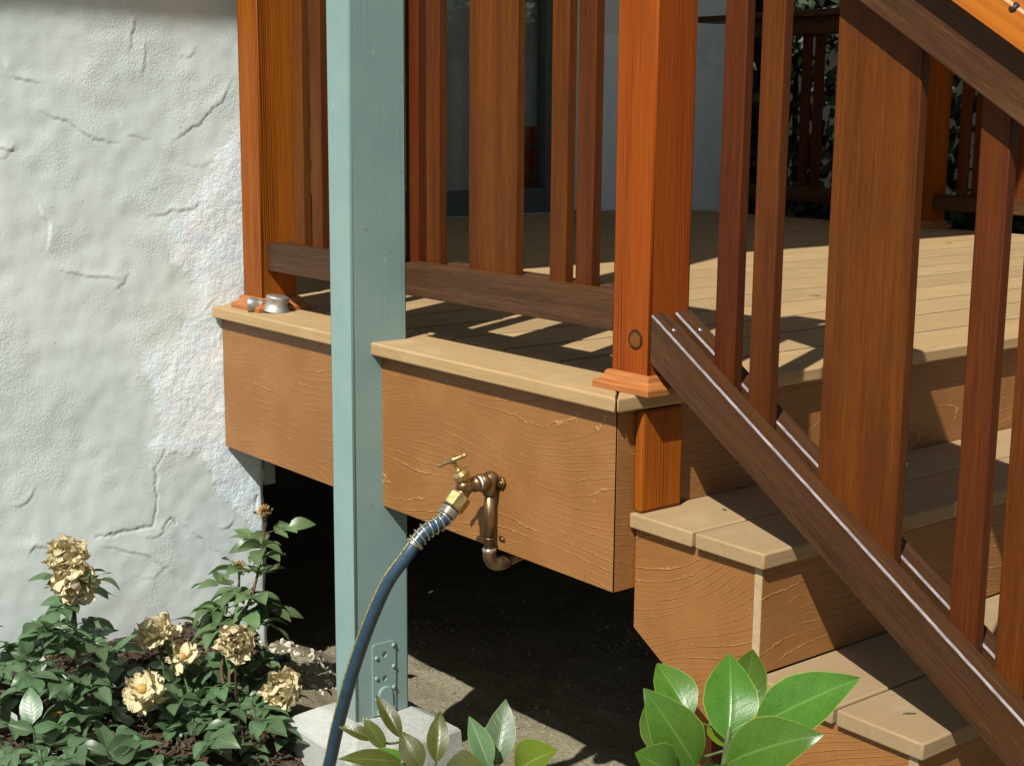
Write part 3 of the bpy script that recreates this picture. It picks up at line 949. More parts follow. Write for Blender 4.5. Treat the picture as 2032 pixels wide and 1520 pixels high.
box("handrail", LX + .0005, PX0 - .004, .012, .152, .8845, .922, mrail, rail, .004)
NW, WW = .043, .139
def bal(name, xc, w, par, z0=.094, z1=.880, dz=0):
    return box(name, xc - w / 2, xc + w / 2, BY0, BY1, z0, z1, mbal, par, .0016, 2)
for c in (-.420, -.845):
    bal("wide_baluster", c, WW, rail)
for xc in (-.168, -.236, -.604, -.672, -1.027, -1.102):
    bal("baluster", xc, NW, rail)

# ------------------------------------------------------------------ stairs
stair = thing("staircase", (.55, .7, -.99), "composite stairs descending from the deck corner, tan treads and brown risers", "staircase")
SY0, SY1 = .030, 1.40           # tread ends
PY = .045                       # side panel plane
TX = []
mtr = m_board('Y', .45)
def end_grain_board(name, x0, x1, y0, y1, z0, z1, mat, emat, par, bev):
    o = box(name, x0, x1, y0, y1, z0, z1, mat, par, bev, 1)
    if len(o.data.materials) == 1:
        o.data.materials.append(emat)
        for p in o.data.polygons:
            if p.normal.y < -.9: p.material_index = 1
    return o
mend = m_plain("sawn_composite_end", (.36, .27, .155), .85, 0, .22)
for i in range(1, 5):
    zt = -RISE * i + (.004 if i > 1 else 0)
    xb = .0015 if i == 1 else TX[-1][1] + .0006
    nose = .289 * i
    d1 = (nose - xb - .006) / 2
    ye = SY0 + .004 * (i - 1)
    box("tread_board", xb, xb + d1, ye, SY1, zt - T, zt, mtr if i > 1 else m_board('Y', .25), stair, .0032, 2)
    box("tread_board", xb + d1 + .006, nose, ye + .001, SY1, zt - T, zt, mtr if i > 1 else m_board('Y', .25), stair, .0032, 2)
    # riser below this tread's nosing
    xr1 = nose - .011
    zb = -RISE * (i + 1) + .005 if i < 4 else -1.02
    end_grain_board("riser_board", xr1 - .016, xr1, PY - .002, SY1 - .02, zb, zt - T - .0005, m_fascia('Y', 'base', 0), mend, stair, .0008)
    TX.append((xb, xr1, zt))
# side panel: sawtooth top, sloping underside, one board per step edge
pts_top = []
for i, (xb, xr1, zt) in enumerate(TX):
    pts_top.append((xb + .001 if i == 0 else TX[i - 1][1] + .0005, zt - T - .0008))
    pts_top.append((xr1 - .0165, zt - T - .0008))
low = [(TX[3][1] - .0165, -1.05), (.80, -1.05), (.80, -.86), (.0025, -.397)]
poly = [pts_top[0]] + pts_top[1:]
mside = m_fascia('X', 'base', 24)
# each step's panel is a separate piece of board, butted end to end under the next
for i, (xb, xr1, zt) in enumerate(TX):
    xa = .0025 if i == 0 else TX[i - 1][1] - .016
    xe = xr1 - .0165
    def zl(x): return max(-1.06, -.397 - .60 * (x - .0025))
    ztop = zt - T - .0008
    if i == 0:
        pg = [(xa, ztop), (xe, ztop), (xe, zl(xe)), (xa, zl(xa))]
    else:
        pg = [(TX[i - 1][1] - .0165 + .0005, ztop), (xe, ztop), (xe, zl(xe)), (TX[i - 1][1] - .0160, zl(xa))]
    prism("stringer_panel", pg, PY, PY + .016, mside, stair, .0008, 'Y')
for y in (.09, .70, 1.30):
    pg = [(.003, -.40), (.003, -.235), (.26, -.235), (.26, -.43), (.55, -.43), (.55, -.63), (.84, -.63), (.84, -1.03), (.80, -1.03)]
    prism("stringer", pg, y, y + .038, m_plain("joist_timber", (.16, .09, .045), .8, 0, .3), stair, 0, 'Y')

# ------------------------------------------------------------------ stair railing
srail = thing("stair_railing", (.5, .08, -.3), "dark brown slatted railing sloping down beside the stairs", "railing")
SL = .645
ANG = math.atan(SL)
def sloped(name, x0, x1, ztop_at, vh, y0, y1, mat, parent, bev=.003, emat=None, slope=SL):
    """parallelogram in XZ with vertical ends; ztop_at = z of the top edge at x = 0"""
    ang = math.atan(slope)
    rot = Matrix.Rotation(ang, 3, 'Y'); inv = rot.inverted()
    cx = (x0 + x1) / 2; c = Vector((cx, (y0 + y1) / 2, ztop_at - slope * cx - vh / 2))
    bm = bmesh.new(); vs = {}
    for yi, y in enumerate((y0, y1)):
        for k, (x, z) in enumerate(((x0, ztop_at - slope * x0 - vh), (x1, ztop_at - slope * x1 - vh), (x1, ztop_at - slope * x1), (x0, ztop_at - slope * x0))):
            vs[(yi, k)] = bm.verts.new(inv @ (Vector((x, y, z)) - c))
    for yi in (0, 1): bm.faces.new([vs[(yi, k)] for k in range(4)])
    for k in range(4): bm.faces.new((vs[(0, k)], vs[(0, (k + 1) % 4)], vs[(1, (k + 1) % 4)], vs[(1, k)]))
    bmesh.ops.recalc_face_normals(bm, faces=bm.faces[:])
    me_mats = [mat]
    if emat:
        # the upper front arris is planed to a narrow flat, coloured as a highlight
        e0 = [e for e in bm.edges if {e.verts[0], e.verts[1]} == {vs[(0, 2)], vs[(0, 3)]}]
        rest = [e for e in bm.edges if e not in e0]
        bmesh.ops.bevel(bm, geom=e0, offset=bev * .85, segments=1, affect='EDGES', material=1)
        me_mats.append(emat)
    else:
        soft_bevel(bm, bm.edges[:], bev, 2)
    me = mesh_from(bm, name)
    for m in me_mats: me.materials.append(m)
    return link(name, me, None, parent, c, (0, ang, 0))
XE = 1.17
zt0 = .1235 + SL * .04
sloped("bottom_rail", XP + .0008, XE, zt0, .0765, RF0, RF1, mrail, srail, .0032, m_rail_glint())
sloped("bottom_rail", XP + .0008, XE, zt0, .0765, RB0, RB1, mrail, srail, .0032, m_rail_glint())
SU = .633; zu0 = .422 + .0765 + SU * .662
sloped("top_rail", XP + .0008, XE, zu0 + .0165, .0930, RF0, RF1, mrail, srail, .003, None, SU)
sloped("top_rail", XP + .0008, XE, zu0 + .0165, .0930, RB0, RB1, mrail, srail, .003, None, SU)
hr = sloped("handrail", XP + .0008, XE, zu0 + .0165 + .0460, .0455, .012, .152, m_handrail(), srail, .0036, m_handrail_glint(), SU)
def sbal(name, xc, w):
    x0, x1 = xc - w / 2, xc + w / 2
    zb = lambda x: zt0 - SL * x - .070
    zt = lambda x: zu0 - SU * x - .004
    prism(name, [(x0, zb(x0)), (x1, zb(x1)), (x1, zt(x1)), (x0, zt(x0))], BY0, BY1, mbal, srail, .0018, 'Y')
for xc in (.158, .230, .601, .673, 1.045, 1.115): sbal("baluster", xc, NW)
for xc in (.4165, .859): sbal("wide_baluster", xc, WW)
kx = .662
lathe("wood_knot", (.652, .0135, zu0 + .0165 + .0425 - SU * .652), Vector((-.2, -.7, .7)), [(-.004, .0065), (.0012, .006), (.0022, .0035), (.0012, .001)], m_plain("dark_knot", (.035, .022, .016), .5, 0, .6), srail, 12)
for y, x in ((.056, .0665), (.109, .072)):
    lathe("screw_head", (x, y, zt0 - SL * x - .0004), (SL, 0, 1), [(0, .0042), (.001, .004), (.0016, .002)], m_plain("zinc_screw", (.6, .6, .62), .3, .9, .1), srail, 10)
newelb = newel(1.172, 1.260, YP, YP + W, .35, "orange redwood newel post at the foot of the stair railing", -1.0)
for ch in list(newelb.children):
    if ch.name.startswith("base_trim"): bpy.data.objects.remove(ch)

# ------------------------------------------------------------------ far railing
FY = 3.47
far = thing("far_railing", (-1.7, FY, 0), "shaded dark railing closing the far end of the deck", "railing")
box("handrail", -3.17, -.03, FY - .055, FY + .085, .862, .890, m_wood('X', 'rail'), far, .003)
for nm, a, b in (("top_rail", .79, .86), ("bottom_rail", .075, .135)):
    for x0, x1 in ((-2.97, -1.965), (-1.852, -.03)):
        box(nm, x0, x1, FY - .03, FY + .004, a, b, mrail, far, .002)
        box(nm, x0, x1, FY + .024, FY + .058, a, b, mrail, far, .002)
x = -1.75; k = 0
offs = []
for c0 in (-1.60, -1.16, -.72, -2.24, -2.68, -3.10):
    pass
for xc, wd in [(-1.752, NW), (-1.684, NW), (-1.50, WW), (-1.31, NW), (-1.24, NW), (-1.06, WW), (-.87, NW), (-.80, NW), (-.61, WW), (-.42, NW), (-.35, NW), (-2.06, NW), (-2.13, NW), (-2.31, WW), (-2.50, NW), (-2.57, NW), (-2.75, WW), (-2.94, NW), (-3.01, NW)]:
    box("wide_baluster" if wd == WW else "baluster", xc - wd / 2, xc + wd / 2, FY + .0045, FY + .0235, .08, .855, mbal, far, .0016)
fn = newel(-1.96, -1.857, FY - .04, FY + .06, 1.0, "orange redwood newel post in the middle of the far railing")

# ------------------------------------------------------------------ garden tap on the fascia
mb, mc = m_brass(), m_copper()
tx, tz = -.309, -.203
tap = thing("garden_tap", (tx, 0, tz), "brass garden tap on copper pipe fixed to the deck fascia", "tap")
PYc = -.0155
cp = tube("supply_pipe", [(tx, PYc, -.215), (tx, PYc, -.332)], .0099, mc, tap, 18)
tube("lower_elbow", spline([(tx, PYc, -.330), (tx + .001, PYc + .001, -.343), (tx + .003, PYc + .008, -.354), (tx + .006, PYc + .022, -.3565), (tx + .008, PYc + .036, -.354)], 5), .0124, mc, tap, 16)
lathe("solder_collar", (tx, PYc, -.325), (0, 0, -1), [(0, .0112), (.001, .0128), (.006, .0130), (.008, .0126)], m_plain("solder", (.5, .47, .42), .3, .9, .1), tap, 18)
tube("hidden_pipe", [(tx + .007, PYc + .030, -.354), (tx + .008, .06, -.346), (tx + .010, .8, -.330)], .0108, mc, tap, 12)
lathe("upper_elbow", (tx, PYc, -.228), (0, 0, 1), [(0, .0108), (.001, .0128), (.010, .0135), (.020, .0155), (.030, .0160), (.037, .0135), (.042, .007), (.0435, .001)], mc, tap, 20)
lathe("elbow_outlet", (tx, -.010, tz), (0, -1, 0), [(0, .012), (.010, .0152), (.018, .0158), (.020, .0165), (.027, .0165), (.028, .0145)], mc, tap, 20)
for sx in (-1, 1):
    prism("mounting_ear", [(tx + sx * .008, tz - .010), (tx + sx * .024, tz - .009), (tx + sx * .030, tz), (tx + sx * .024, tz + .009), (tx + sx * .008, tz + .010)][::sx], -.0075, -.0008, mc, tap, .002, 'Y')
    lathe("ear_screw", (tx + sx * .0225, -.0078, tz), (0, -1, 0), [(0, .0042), (.0012, .004), (.002, .0025)], mb, tap, 10)
st = tube("pipe_strap", [(tx + .012 * math.sin(a) , PYc - .0122 * math.cos(a), -.306) for a in [R(d) for d in range(-95, 96, 19)]], .0019, mc, tap, 6)
prism("strap_tab", [(tx + .011, -.302), (tx + .024, -.302), (tx + .026, -.306), (tx + .026, -.311), (tx + .011, -.311)], -.003, -.0006, mc, tap, .0006, 'Y')
lathe("ear_screw", (tx + .021, -.003, -.3065), (0, -1, 0), [(0, .003), (.0012, .003), (.002, .0015)], mb, tap, 10)
lathe("thread_tape", (tx, -.0375, tz), (0, -1, 0), [(0, .0118), (.0005, .0128), (.006, .0128), (.0065, .0115)], m_plain("white_tape", (.72, .72, .68), .5, 0, .05), tap, 18)
# valve body: a horizontal barrel with an inclined outlet below and a bonnet above
body = lathe("valve_body", (tx, -.043, tz), (0, -1, -.06), [(0, .0100), (.001, .0142), (.008, .0142), (.009, .0112), (.016, .0118), (.024, .0150), (.032, .0150), (.040, .011), (.044, .002)], mc, tap, 18)
lathe("valve_outlet", (tx, -.066, tz - .003), (0, -1, -.95), [(0, .010), (.012, .0125), (.024, .0130)], mc, tap, 16)
bd = Vector((-.10, -.52, .85)).normalized(); bb = Vector((tx, -.068, tz + .006))
lathe("bonnet", bb, bd, [(0, .0095), (.006, .0105), (.010, .0105), (.0105, .0142), (.013, .0148), (.0205, .0148), (.023, .0130), (.026, .0080), (.030, .0065), (.032, .0050)], mb, tap, 6 * 2, True)
tube("valve_stem", [bb + bd * .03, bb + bd * .049], .0033, mb, tap, 10)
hc = bb + bd * .050; hd = Vector((.70, .42, .46)).normalized()
hd = (hd - bd * hd.dot(bd) * .75).normalized()
tube("tee_handle", [hc + hd * s for s in (-.0285, -.0275, -.024, -.008, -.006, .006, .008, .024, .0275, .0285)], [.002, .0040, .0042, .0034, .0056, .0056, .0034, .0042, .0040, .002], mb, tap, 14)

# ------------------------------------------------------------------ hose
od = Vector((0, -1, -.95)).normalized(); oc = Vector((tx, -.080, tz - .0165))
hose_pts = [oc + od * .03, oc + od * .055, Vector((-.315, -.155, -.275)), Vector((-.322, -.187, -.312)), Vector((-.345, -.212, -.362)), Vector((-.388, -.226, -.455)), Vector((-.436, -.229, -.556)), Vector((-.492, -.222, -.665)), Vector((-.545, -.212, -.772)), Vector((-.600, -.205, -.865)), Vector((-.66, -.22, -.915)), Vector((-.70, -.30, -.905)), Vector((-.66, -.42, -.895)), Vector((-.50, -.62, -.91)), Vector((-.2, -.95, -.93)), Vector((.3, -1.4, -.955))]
hp = spline(hose_pts, 10)
hose = thing("garden_hose", hp[0], "blue garden hose with brass coupling and steel spring hanging from the tap", "hose")
HR = .0124
tube("hose_tube", hp, HR, m_plain("blue_rubber", (.024, .056, .090), .38, 0, .22), hose, 18)
# yellow stripe: a thin raised band down the hose's left side
bm = bmesh.new(); prev = None; s = None
for i, p in enumerate(hp):
    d = (hp[min(i + 1, len(hp) - 1)] - hp[max(i - 1, 0)]).normalized()
    ref = Vector((-.15, -.90, .32)); ref = (ref - d * ref.dot(d)).normalized(); sd = d.cross(ref)
    row = [bm.verts.new(p - hp[0] + (ref * math.cos(a) + sd * math.sin(a)) * (HR + h)) for a, h in ((-.17, -.0004), (-.13, .0003), (.13, .0003), (.17, -.0004))]
    if prev:
        for k in range(3): bm.faces.new((prev[k], prev[k + 1], row[k + 1], row[k])).smooth = True
    prev = row
bmesh.ops.recalc_face_normals(bm, faces=bm.faces[:])
t = NT("yellow_stripe"); v = t.obj()
t.fin(t.ramp(t.noise(v, 300, 3, .6), [(.42, (.06, .08, .06)), (.52, (.36, .27, .03)), (.7, (.48, .37, .05))]), .5)
link("hose_stripe", mesh_from(bm, "hose_stripe"), t.m, hose, hp[0])
lathe("hex_coupling", oc - od * .002, od, [(0, .0125), (.001, .0195), (.004, .0208), (.027, .0208), (.029, .0190), (.030, .0130)], mb, hose, 8, True)
# coil spring strain relief: close turns at the coupling, opening out
chain = hp
def along(dist):
    acc = 0
    for a, b in zip(chain, chain[1:]):
        l = (b - a).length
        if acc + l >= dist: return a + (b - a) * ((dist - acc) / l), (b - a).normalized()
        acc += l
    return chain[-1], d
turns, spr = 13.5, []
N = int(turns * 14)
for i in range(N + 1):
    q = i / N
    tt = q * turns
    if tt < 5: dist = -.001 + tt * .0028
    elif tt < 11.5: dist = .013 + (tt - 5) * .0112
    else: dist = .0858 + (tt - 11.5) * .003
    p, d = along(max(dist, 0.0005))
    if dist < 0: p = p + d * dist
    s_, u_ = frame_at(d)
    a = 2 * math.pi * tt
    spr.append(p + (s_ * math.cos(a) + u_ * math.sin(a)) * (HR + .0026))
msteel = m_plain("galvanised_wire", (.50, .48, .42), .38, .85, .15)
tube("coil_spring", spr, .00145, msteel, hose, 7)

# ------------------------------------------------------------------ small pipe fitting left on the deck edge
fit = thing("pipe_fitting", (-1.165, .03, 0), "dull silver pipe fitting lying on the deck edge by the left newel post", "pipe fitting")
mzn = m_plain("dull_zinc", (.36, .355, .32), .5, .7, .35)
ax = Vector((.55, .83, 0)).normalized()
c0 = Vector((-1.205, -.002, .0165))
lathe("threaded_socket", c0, ax, [(.010, .0115), (.0, .0120), (.0, .0158), (.002, .0165), (.010, .0165), (.016, .0158), (.022, .0125), (.030, .011), (.036, .012)], mzn, fit, 20)
lathe("dome_base", c0 + ax * .056 + Vector((.004, .004, -.0160)), (0.10, .12, 1), [(0, .034), (.003, .0345), (.006, .031), (.012, .0262), (.022, .0235), (.028, .0255), (.032, .0265), (.035, .024), (.0365, .012), (.037, .001)], mzn, fit, 26)

def litter(label, x, y, z, l, w, rot, col):
    bm = bmesh.new()
    pts = [(-.5, 0, 0), (-.2, .32, .12), (.25, .26, .05), (.5, 0, .14), (.2, -.3, .1), (-.25, -.28, .02)]
    vs = [bm.verts.new((a * l, b * w, .0012 + c * w)) for a, b, c in pts]; ce = bm.verts.new((0, 0, .0008))
    for i in range(6): bm.faces.new((vs[i], vs[(i + 1) % 6], ce)).smooth = True
    ret = bmesh.ops.extrude_face_region(bm, geom=bm.faces[:])
    for e in ret['geom']:
        if isinstance(e, bmesh.types.BMVert): e.co.z -= .0007
    bmesh.ops.recalc_face_normals(bm, faces=bm.faces[:])
    tag(link("leaf_scrap", mesh_from(bm, "leaf_scrap"), m_plain("dry_leaf_" + col[0], col[1], .8, 0, .3), None, (x, y, z), (0, 0, rot)), label, "leaf scrap", "leaf scraps on the boards")
YEL, OLV = ("yellow", (.40, .33, .06)), ("olive", (.07, .07, .025))
litter("small yellow leaf scrap lying on the sunlit deck between two stair balusters", -.66, 1.28, 0, .030, .016, .4, YEL)
litter("tiny yellow leaf scrap near the far end of the sunlit deck", -1.40, 2.90, 0, .040, .024, 1.1, YEL)
litter("dark twig-like scrap on the front board of the second tread", .505, .105, -2 * RISE + .004, .020, .006, .9, OLV)
litter("tiny brown crumb on the back board of the first tread", .085, .165, -RISE, .009, .007, .2, OLV)

# irrigation tube with a blue ring
irr = thing("irrigation_tube", (-1.16, .02, -.84), "black irrigation tube end with a blue ring lying by the wall corner", "irrigation tube")
ip = spline([(-1.15, -.20, -.832), (-1.160, -.13, -.822), (-1.168, -.072, -.812), (-1.172, -.022, -.810), (-1.155, .022, -.806), (-1.145, .046, -.802)], 5)
tube("tube_pipe", ip, [.0085] * 15 + [.0095] * (len(ip) - 15), m_plain("black_poly_pipe", (.018, .018, .018), .45, 0, .3), irr, 12)
tube("end_cap", [ip[-1] - (ip[-1] - ip[-2]) * .5, ip[-1] + (ip[-1] - ip[-2]) * .8, ip[-1] + (ip[-1] - ip[-2]) * 1.4], [.0098, .0112, .007], m_plain("dusty_cap", (.16, .16, .15), .5, 0, .6), irr, 12)
i0 = len(ip) - 6
tube("blue_ring", [ip[i0], ip[i0] + (ip[i0 + 1] - ip[i0]) * .55], .0112, m_plain("blue_plastic", (.02, .22, .62), .4, 0, .05), irr, 14)

# ------------------------------------------------------------------ leaves
def leaf_mesh(name, wr, fold, curl, wav, nu, nv, mat, tipn=1.3, seed=0, base=.75):
    """unit leaf along +Y, width ratio wr, normal +Z"""
    rnd = random.Random(seed)
    bm = bmesh.new(); uvl = bm.loops.layers.uv.new("UVMap"); rows = []
    ph = rnd.random() * 6
    for j in range(nv + 1):
        v = j / nv
        w = wr * .5 * (math.sin(math.pi * v ** base) ** .8) * (1 - .25 * v ** 4)
        if j == 0: w = .012
        if j == nv: w = .003
        row = []
        for i in range(-nu, nu + 1):
            u = i / nu
            x = u * w * (1 + (.018 * math.sin(v * 30 + ph) if abs(i) == nu else 0))
            z = fold * abs(x) + curl * (v - .35) ** 2 * -1 + wav * math.sin(v * 8 + ph + (1.3 if u > 0 else 0)) * abs(u) * .5
            row.append((bm.verts.new((x, v, z)), (u * .5 + .5, v)))
        rows.append(row)
    for a, b in zip(rows, rows[1:]):
        for k in range(2 * nu):
            f = bm.faces.new((a[k][0], a[k + 1][0], b[k + 1][0], b[k][0])); f.smooth = True
            for lp, q in zip(f.loops, (a[k][1], a[k + 1][1], b[k + 1][1], b[k][1])): lp[uvl].uv = q
    me = mesh_from(bm, name); me.materials.append(mat)
    return me

def place_leaf(name, me, parent, base, tip, normal, roll=0.0, wscale=1.0):
    base, tip = Vector(base), Vector(tip)
    d = tip - base; ln = d.length; d.normalize()
    nrm = Vector(normal); nrm = (nrm - d * nrm.dot(d)).normalized()
    if roll: nrm = Matrix.Rotation(roll, 3, d) @ nrm
    s = d.cross(nrm).normalized()
    o = bpy.data.objects.new(name, me); COL.objects.link(o)
    o.parent = parent
    w = Vector(); p = parent
    while p is not None: w += p.location; p = p.parent
    mt = Matrix.Identity(4)
    for i in range(3): mt[i][0], mt[i][1], mt[i][2] = s[i] * ln * wscale, d[i] * ln, nrm[i] * ln
    mt.translation = base - w
    o.matrix_local = mt
    return o

# ------------------------------------------------------------------ rose bushes
m_rose = leafmat("rose_leaf", (.050, .108, .050), (.115, .185, .090), (.10, .15, .055), (.16, .23, .13), .33, .24, True)
m_rose2 = leafmat("young_rose_leaf", (.075, .140, .055), (.14, .205, .09), (.08, .11, .03), (.13, .17, .08), .36, .22, False)
ROSE = [leaf_mesh("leaflet", wr, f, c, wv, 2, 6, m_rose, seed=i) for i, (wr, f, c, wv) in enumerate([(.58, .25, .35, .03), (.62, .12, .2, .05), (.54, .4, .5, .03), (.66, .2, .6, .06), (.6, .55, .15, .02)])]
ROSE2 = [leaf_mesh("leaflet", wr, f, c, wv, 2, 6, m_rose2, seed=i + 9) for i, (wr, f, c, wv) in enumerate([(.55, .2, .3, .03), (.6, .35, .45, .04), (.5, .15, .5, .03)])]
m_stem = m_plain("green_stem", (.055, .085, .025), .5, 0, .3)
m_brown = m_plain("brown_stem", (.10, .055, .025), .6, 0, .3)
m_petal = None
t = NT("dried_petal"); v = t.obj(); oi_r = t.rand
uvn = t.n("ShaderNodeUVMap").outputs[0]; sp_ = t.n("ShaderNodeSeparateXYZ"); t.put(sp_.inputs[0], uvn)
nn = t.noise(v, 3.5, 4, .65)
cc = t.ramp(nn, [(.3, (.72, .57, .28)), (.5, (.85, .76, .48)), (.7, (.90, .85, .62))])
cc = t.mix(t.math('MULTIPLY', t.step(t.math('ADD', sp_.outputs[1], t.math('MULTIPLY', nn, .5)), 1.12, 1.45), .7), cc, (.42, .22, .07))
t.fin(cc, .75, t.bump(t.noise(v, 14, 3, .6), .02, .5), .2)
trn = t.n("ShaderNodeBsdfTranslucent"); t.put(trn.inputs[0], cc)
mxs = t.n("ShaderNodeMixShader"); mxs.inputs[0].default_value = .22
t.t.links.new(t.b.outputs[0], mxs.inputs[1]); t.t.links.new(trn.outputs[0], mxs.inputs[2]); t.t.links.new(mxs.outputs[0], t.out.inputs[0])
m_petal = t.m
def petal_mesh(seed):
    rnd = random.Random(seed + 100)
    bm = bmesh.new(); uvl = bm.loops.layers.uv.new("UVMap"); rows = []
    o1, o2 = rnd.random() * 9, rnd.random() * 9
    for j in range(6):
        v = j / 5
        w = .42 * math.sin(math.pi * min(.93, .12 + v * .83)) ** .7
        row = []
        for i in range(-2, 3):
            u = i / 2
            cr = Vector((noise.noise((u * 1.7 + o1, v * 2.6, 1)), noise.noise((u * 1.7, v * 2.6 + o2, 5)), noise.noise((u * 1.9 + o2, v * 3, 9)))) * .22 * (.3 + v)
            p = Vector((u * w, v * (1 - .1 * u * u), .30 * v * v + .35 * u * u * w)) + cr
            if v > .75: p.z += .22 * (v - .75) * 4 * (1 if rnd.random() > .3 else -1) * .6
            row.append((bm.verts.new(p), (u * .5 + .5, v)))
        rows.append(row)
    for a, b in zip(rows, rows[1:]):
        for k in range(4):
            f = bm.faces.new((a[k][0], a[k + 1][0], b[k + 1][0], b[k][0])); f.smooth = True
            for lp, q in zip(f.loops, (a[k][1], a[k + 1][1], b[k + 1][1], b[k][1])): lp[uvl].uv = q
    me = mesh_from(bm, "petal"); me.materials.append(m_petal)
    return me
PETALS = [petal_mesh(i) for i in range(7)]
m_heart = m_plain("dried_heart", (.42, .27, .08), .8, 0, .45)
def rose_head(parent, c, r, axis, n, rnd, droop=0.0, sub=True):
    """a dried bloom: a core of stamens and crumpled petals in whorls"""
    c = Vector(c); axis = Vector(axis).normalized(); s, u = frame_at(axis)
    core = lathe("dried_bloom", c - axis * r * .35, axis, [(0, r * .08), (r * .12, r * .22), (r * .3, r * .25), (r * .42, r * .16), (r * .46, .001)], m_heart, parent, 9)
    for k in range(n):
        q = k / n
        a = k * 2.39996 + rnd.uniform(-.3, .3)
        el = (1.25 - 1.35 * q) - droop * (.5 + q)
        rad = (s * math.cos(a) + u * math.sin(a))
        d = (rad * math.cos(el) + axis * math.sin(el)).normalized()
        b = c + rad * r * .10 - axis * r * .28
        ln = r * rnd.uniform(.78, 1.1)
        nrm = (axis * math.cos(el) - rad * math.sin(el))
        place_leaf("petal", PETALS[rnd.randrange(7)], core, b, b + d * ln, nrm, rnd.uniform(-.6, .6), rnd.uniform(.85, 1.25))
    return core
m_fil = m_plain("dried_stamen", (.36, .22, .06), .8, 0, .5)
def hip(parent, c, r, rnd):
    """spent head: a tuft of stamens and a few withered sepals"""
    c = Vector(c)
    h = lathe("spent_bloom", c - Vector((0, 0, r * .7)), (0, 0, 1), [(0, r * .25), (r * .3, r * .5), (r * .6, r * .5), (r * .8, r * .3)], m_brown, parent, 8)
    bm = bmesh.new()
    for k in range(46):
        a, e = rnd.random() * 6.3, rnd.uniform(.1, 1.5)
        d = Vector((math.cos(a) * math.cos(e), math.sin(a) * math.cos(e), math.sin(e)))
        tube_bm(bm, [d * r * .2, d * r * .7 + Vector((0, 0, r * .05)), d * r * rnd.uniform(.8, 1.1)], [r * .05, r * .04, r * .07], 4)
    link("stamens", mesh_from(bm, "stamens"), m_fil, h, c - Vector((0, 0, r * .05)))
    for k in range(4):
        a = rnd.random() * 6.3
        d = Vector((math.cos(a), math.sin(a), rnd.uniform(-1.2, -.2))).normalized()
        place_leaf("petal", PETALS[rnd.randrange(7)], h, c - Vector((0, 0, r * .4)), c + d * r * rnd.uniform(1.1, 1.9), Vector((d.x, d.y, .6)), rnd.uniform(-1, 1), .55)
    return h

def compound(parent, base, d, ln, size, nleaf, rnd, pool, up=Vector((0, 0, 1)), bm_r=None, org=None):
    """a rose leaf: a rachis with paired leaflets and one at the tip"""
    d = d.normalized(); base = Vector(base)
    sag = Vector((0, 0, -rnd.uniform(.1, .5)))
    pts = [base + d * ln * q + sag * ln * q * q * .6 for q in (0, .35, .7, 1)]
    if bm_r is not None: tube_bm(bm_r, [p - org for p in pts], [.0012, .001, .0009, .0007], 4)
    side = d.cross(up)
    side = side.normalized() if side.length > .1 else Vector((1, 0, 0))
    nrm0 = (side.cross(d)).normalized()
    if nrm0.z < 0: nrm0 = -nrm0
    fl = Vector((rnd.uniform(-.45, .45), rnd.uniform(-.45, .45), rnd.uniform(-.1, .2)))
    prs = (nleaf - 1) // 2
    for k in range(prs):
        q = 1 - (k + .55) / (prs + .35) * .82
        p = base + d * ln * q + sag * ln * q * q * .6
        for sg in (-1, 1):
            dd = (side * sg * rnd.uniform(.75, 1.05) + d * rnd.uniform(.35, .75) + Vector((0, 0, rnd.uniform(-.45, .12)))).normalized()
            sz = size * rnd.uniform(.68, 1.22) * (.8 + .28 * q)
            place_leaf("leaflet", pool[rnd.randrange(len(pool))], parent, p, p + dd * sz, nrm0 + fl + side * sg * -.25, rnd.uniform(-.35, .35))
    dd = (pts[-1] - pts[-2]).normalized() + Vector((0, 0, rnd.uniform(-.3, .1)))
    place_leaf("leaflet", pool[rnd.randrange(len(pool))], parent, pts[-1], pts[-1] + dd.normalized() * size * rnd.uniform(1.0, 1.25), nrm0 + fl, rnd.uniform(-.3, .3))

def rose_bush(loc, label, stems, clumps, heads, hips, seed, leaflets=290):
    rnd = random.Random(seed)
    loc = Vector(loc)
    b = thing("rose_bush", loc, label, "rose bush", "rose bushes in the bed")
    bs = bmesh.new(); br = bmesh.new()
    count = 0
    for pts, r0, spec in stems:
        sp = spline(pts, 6)
        tube("stem", sp, [r0 * (1 - .45 * i / (len(sp) - 1)) for i in range(len(sp))], m_stem if spec.get('green', 1) else m_brown, b, 8)
        n = spec.get('n', 0); lo, hi = spec.get('span', (.1, .9))
        for k in range(n):
            q = lo + (hi - lo) * (k + .5) / n
            p = sp[int(q * (len(sp) - 1))]
            a = k * 2.4 + rnd.uniform(-.5, .5)
            d = Vector((math.cos(a), math.sin(a), rnd.uniform(.0, .55)))
            compound(b, p, d, rnd.uniform(.035, .065), spec.get('size', .04), spec.get('leaf', 5), rnd, spec.get('pool', ROSE), bm_r=br, org=loc)
    for (c, rad, n, size, pool) in clumps:
        c = Vector(c)
        for k in range(n):
            w = Vector((rnd.uniform(-1, 1), rnd.uniform(-1, 1), rnd.uniform(-.8, 1)))
            if w.length > 1: w.normalize()
            p = c + Vector((w.x * rad[0], w.y * rad[1], w.z * rad[2]))
            p.z = max(p.z, gz(p.x, p.y) + .02)
            p.x = max(p.x, -1.29)
            d = Vector((w.x + .25, w.y - .25, .25 + rnd.uniform(-.3, .5)))
            compound(b, p - d.normalized() * .04, d, rnd.uniform(.035, .06), size * rnd.uniform(.85, 1.15), rnd.choice((3, 5, 5)), rnd, pool, bm_r=br, org=loc)
    link("leaf_stalks", mesh_from(br, "leaf_stalks"), m_stem, b, loc)["kind"] = "stuff"
    bs.free()
    for (c, r, ax, n, dr) in heads: rose_head(b, c, r, ax, n, rnd, dr)
    for (c, r) in hips: hip(b, c, r, rnd)
    return b

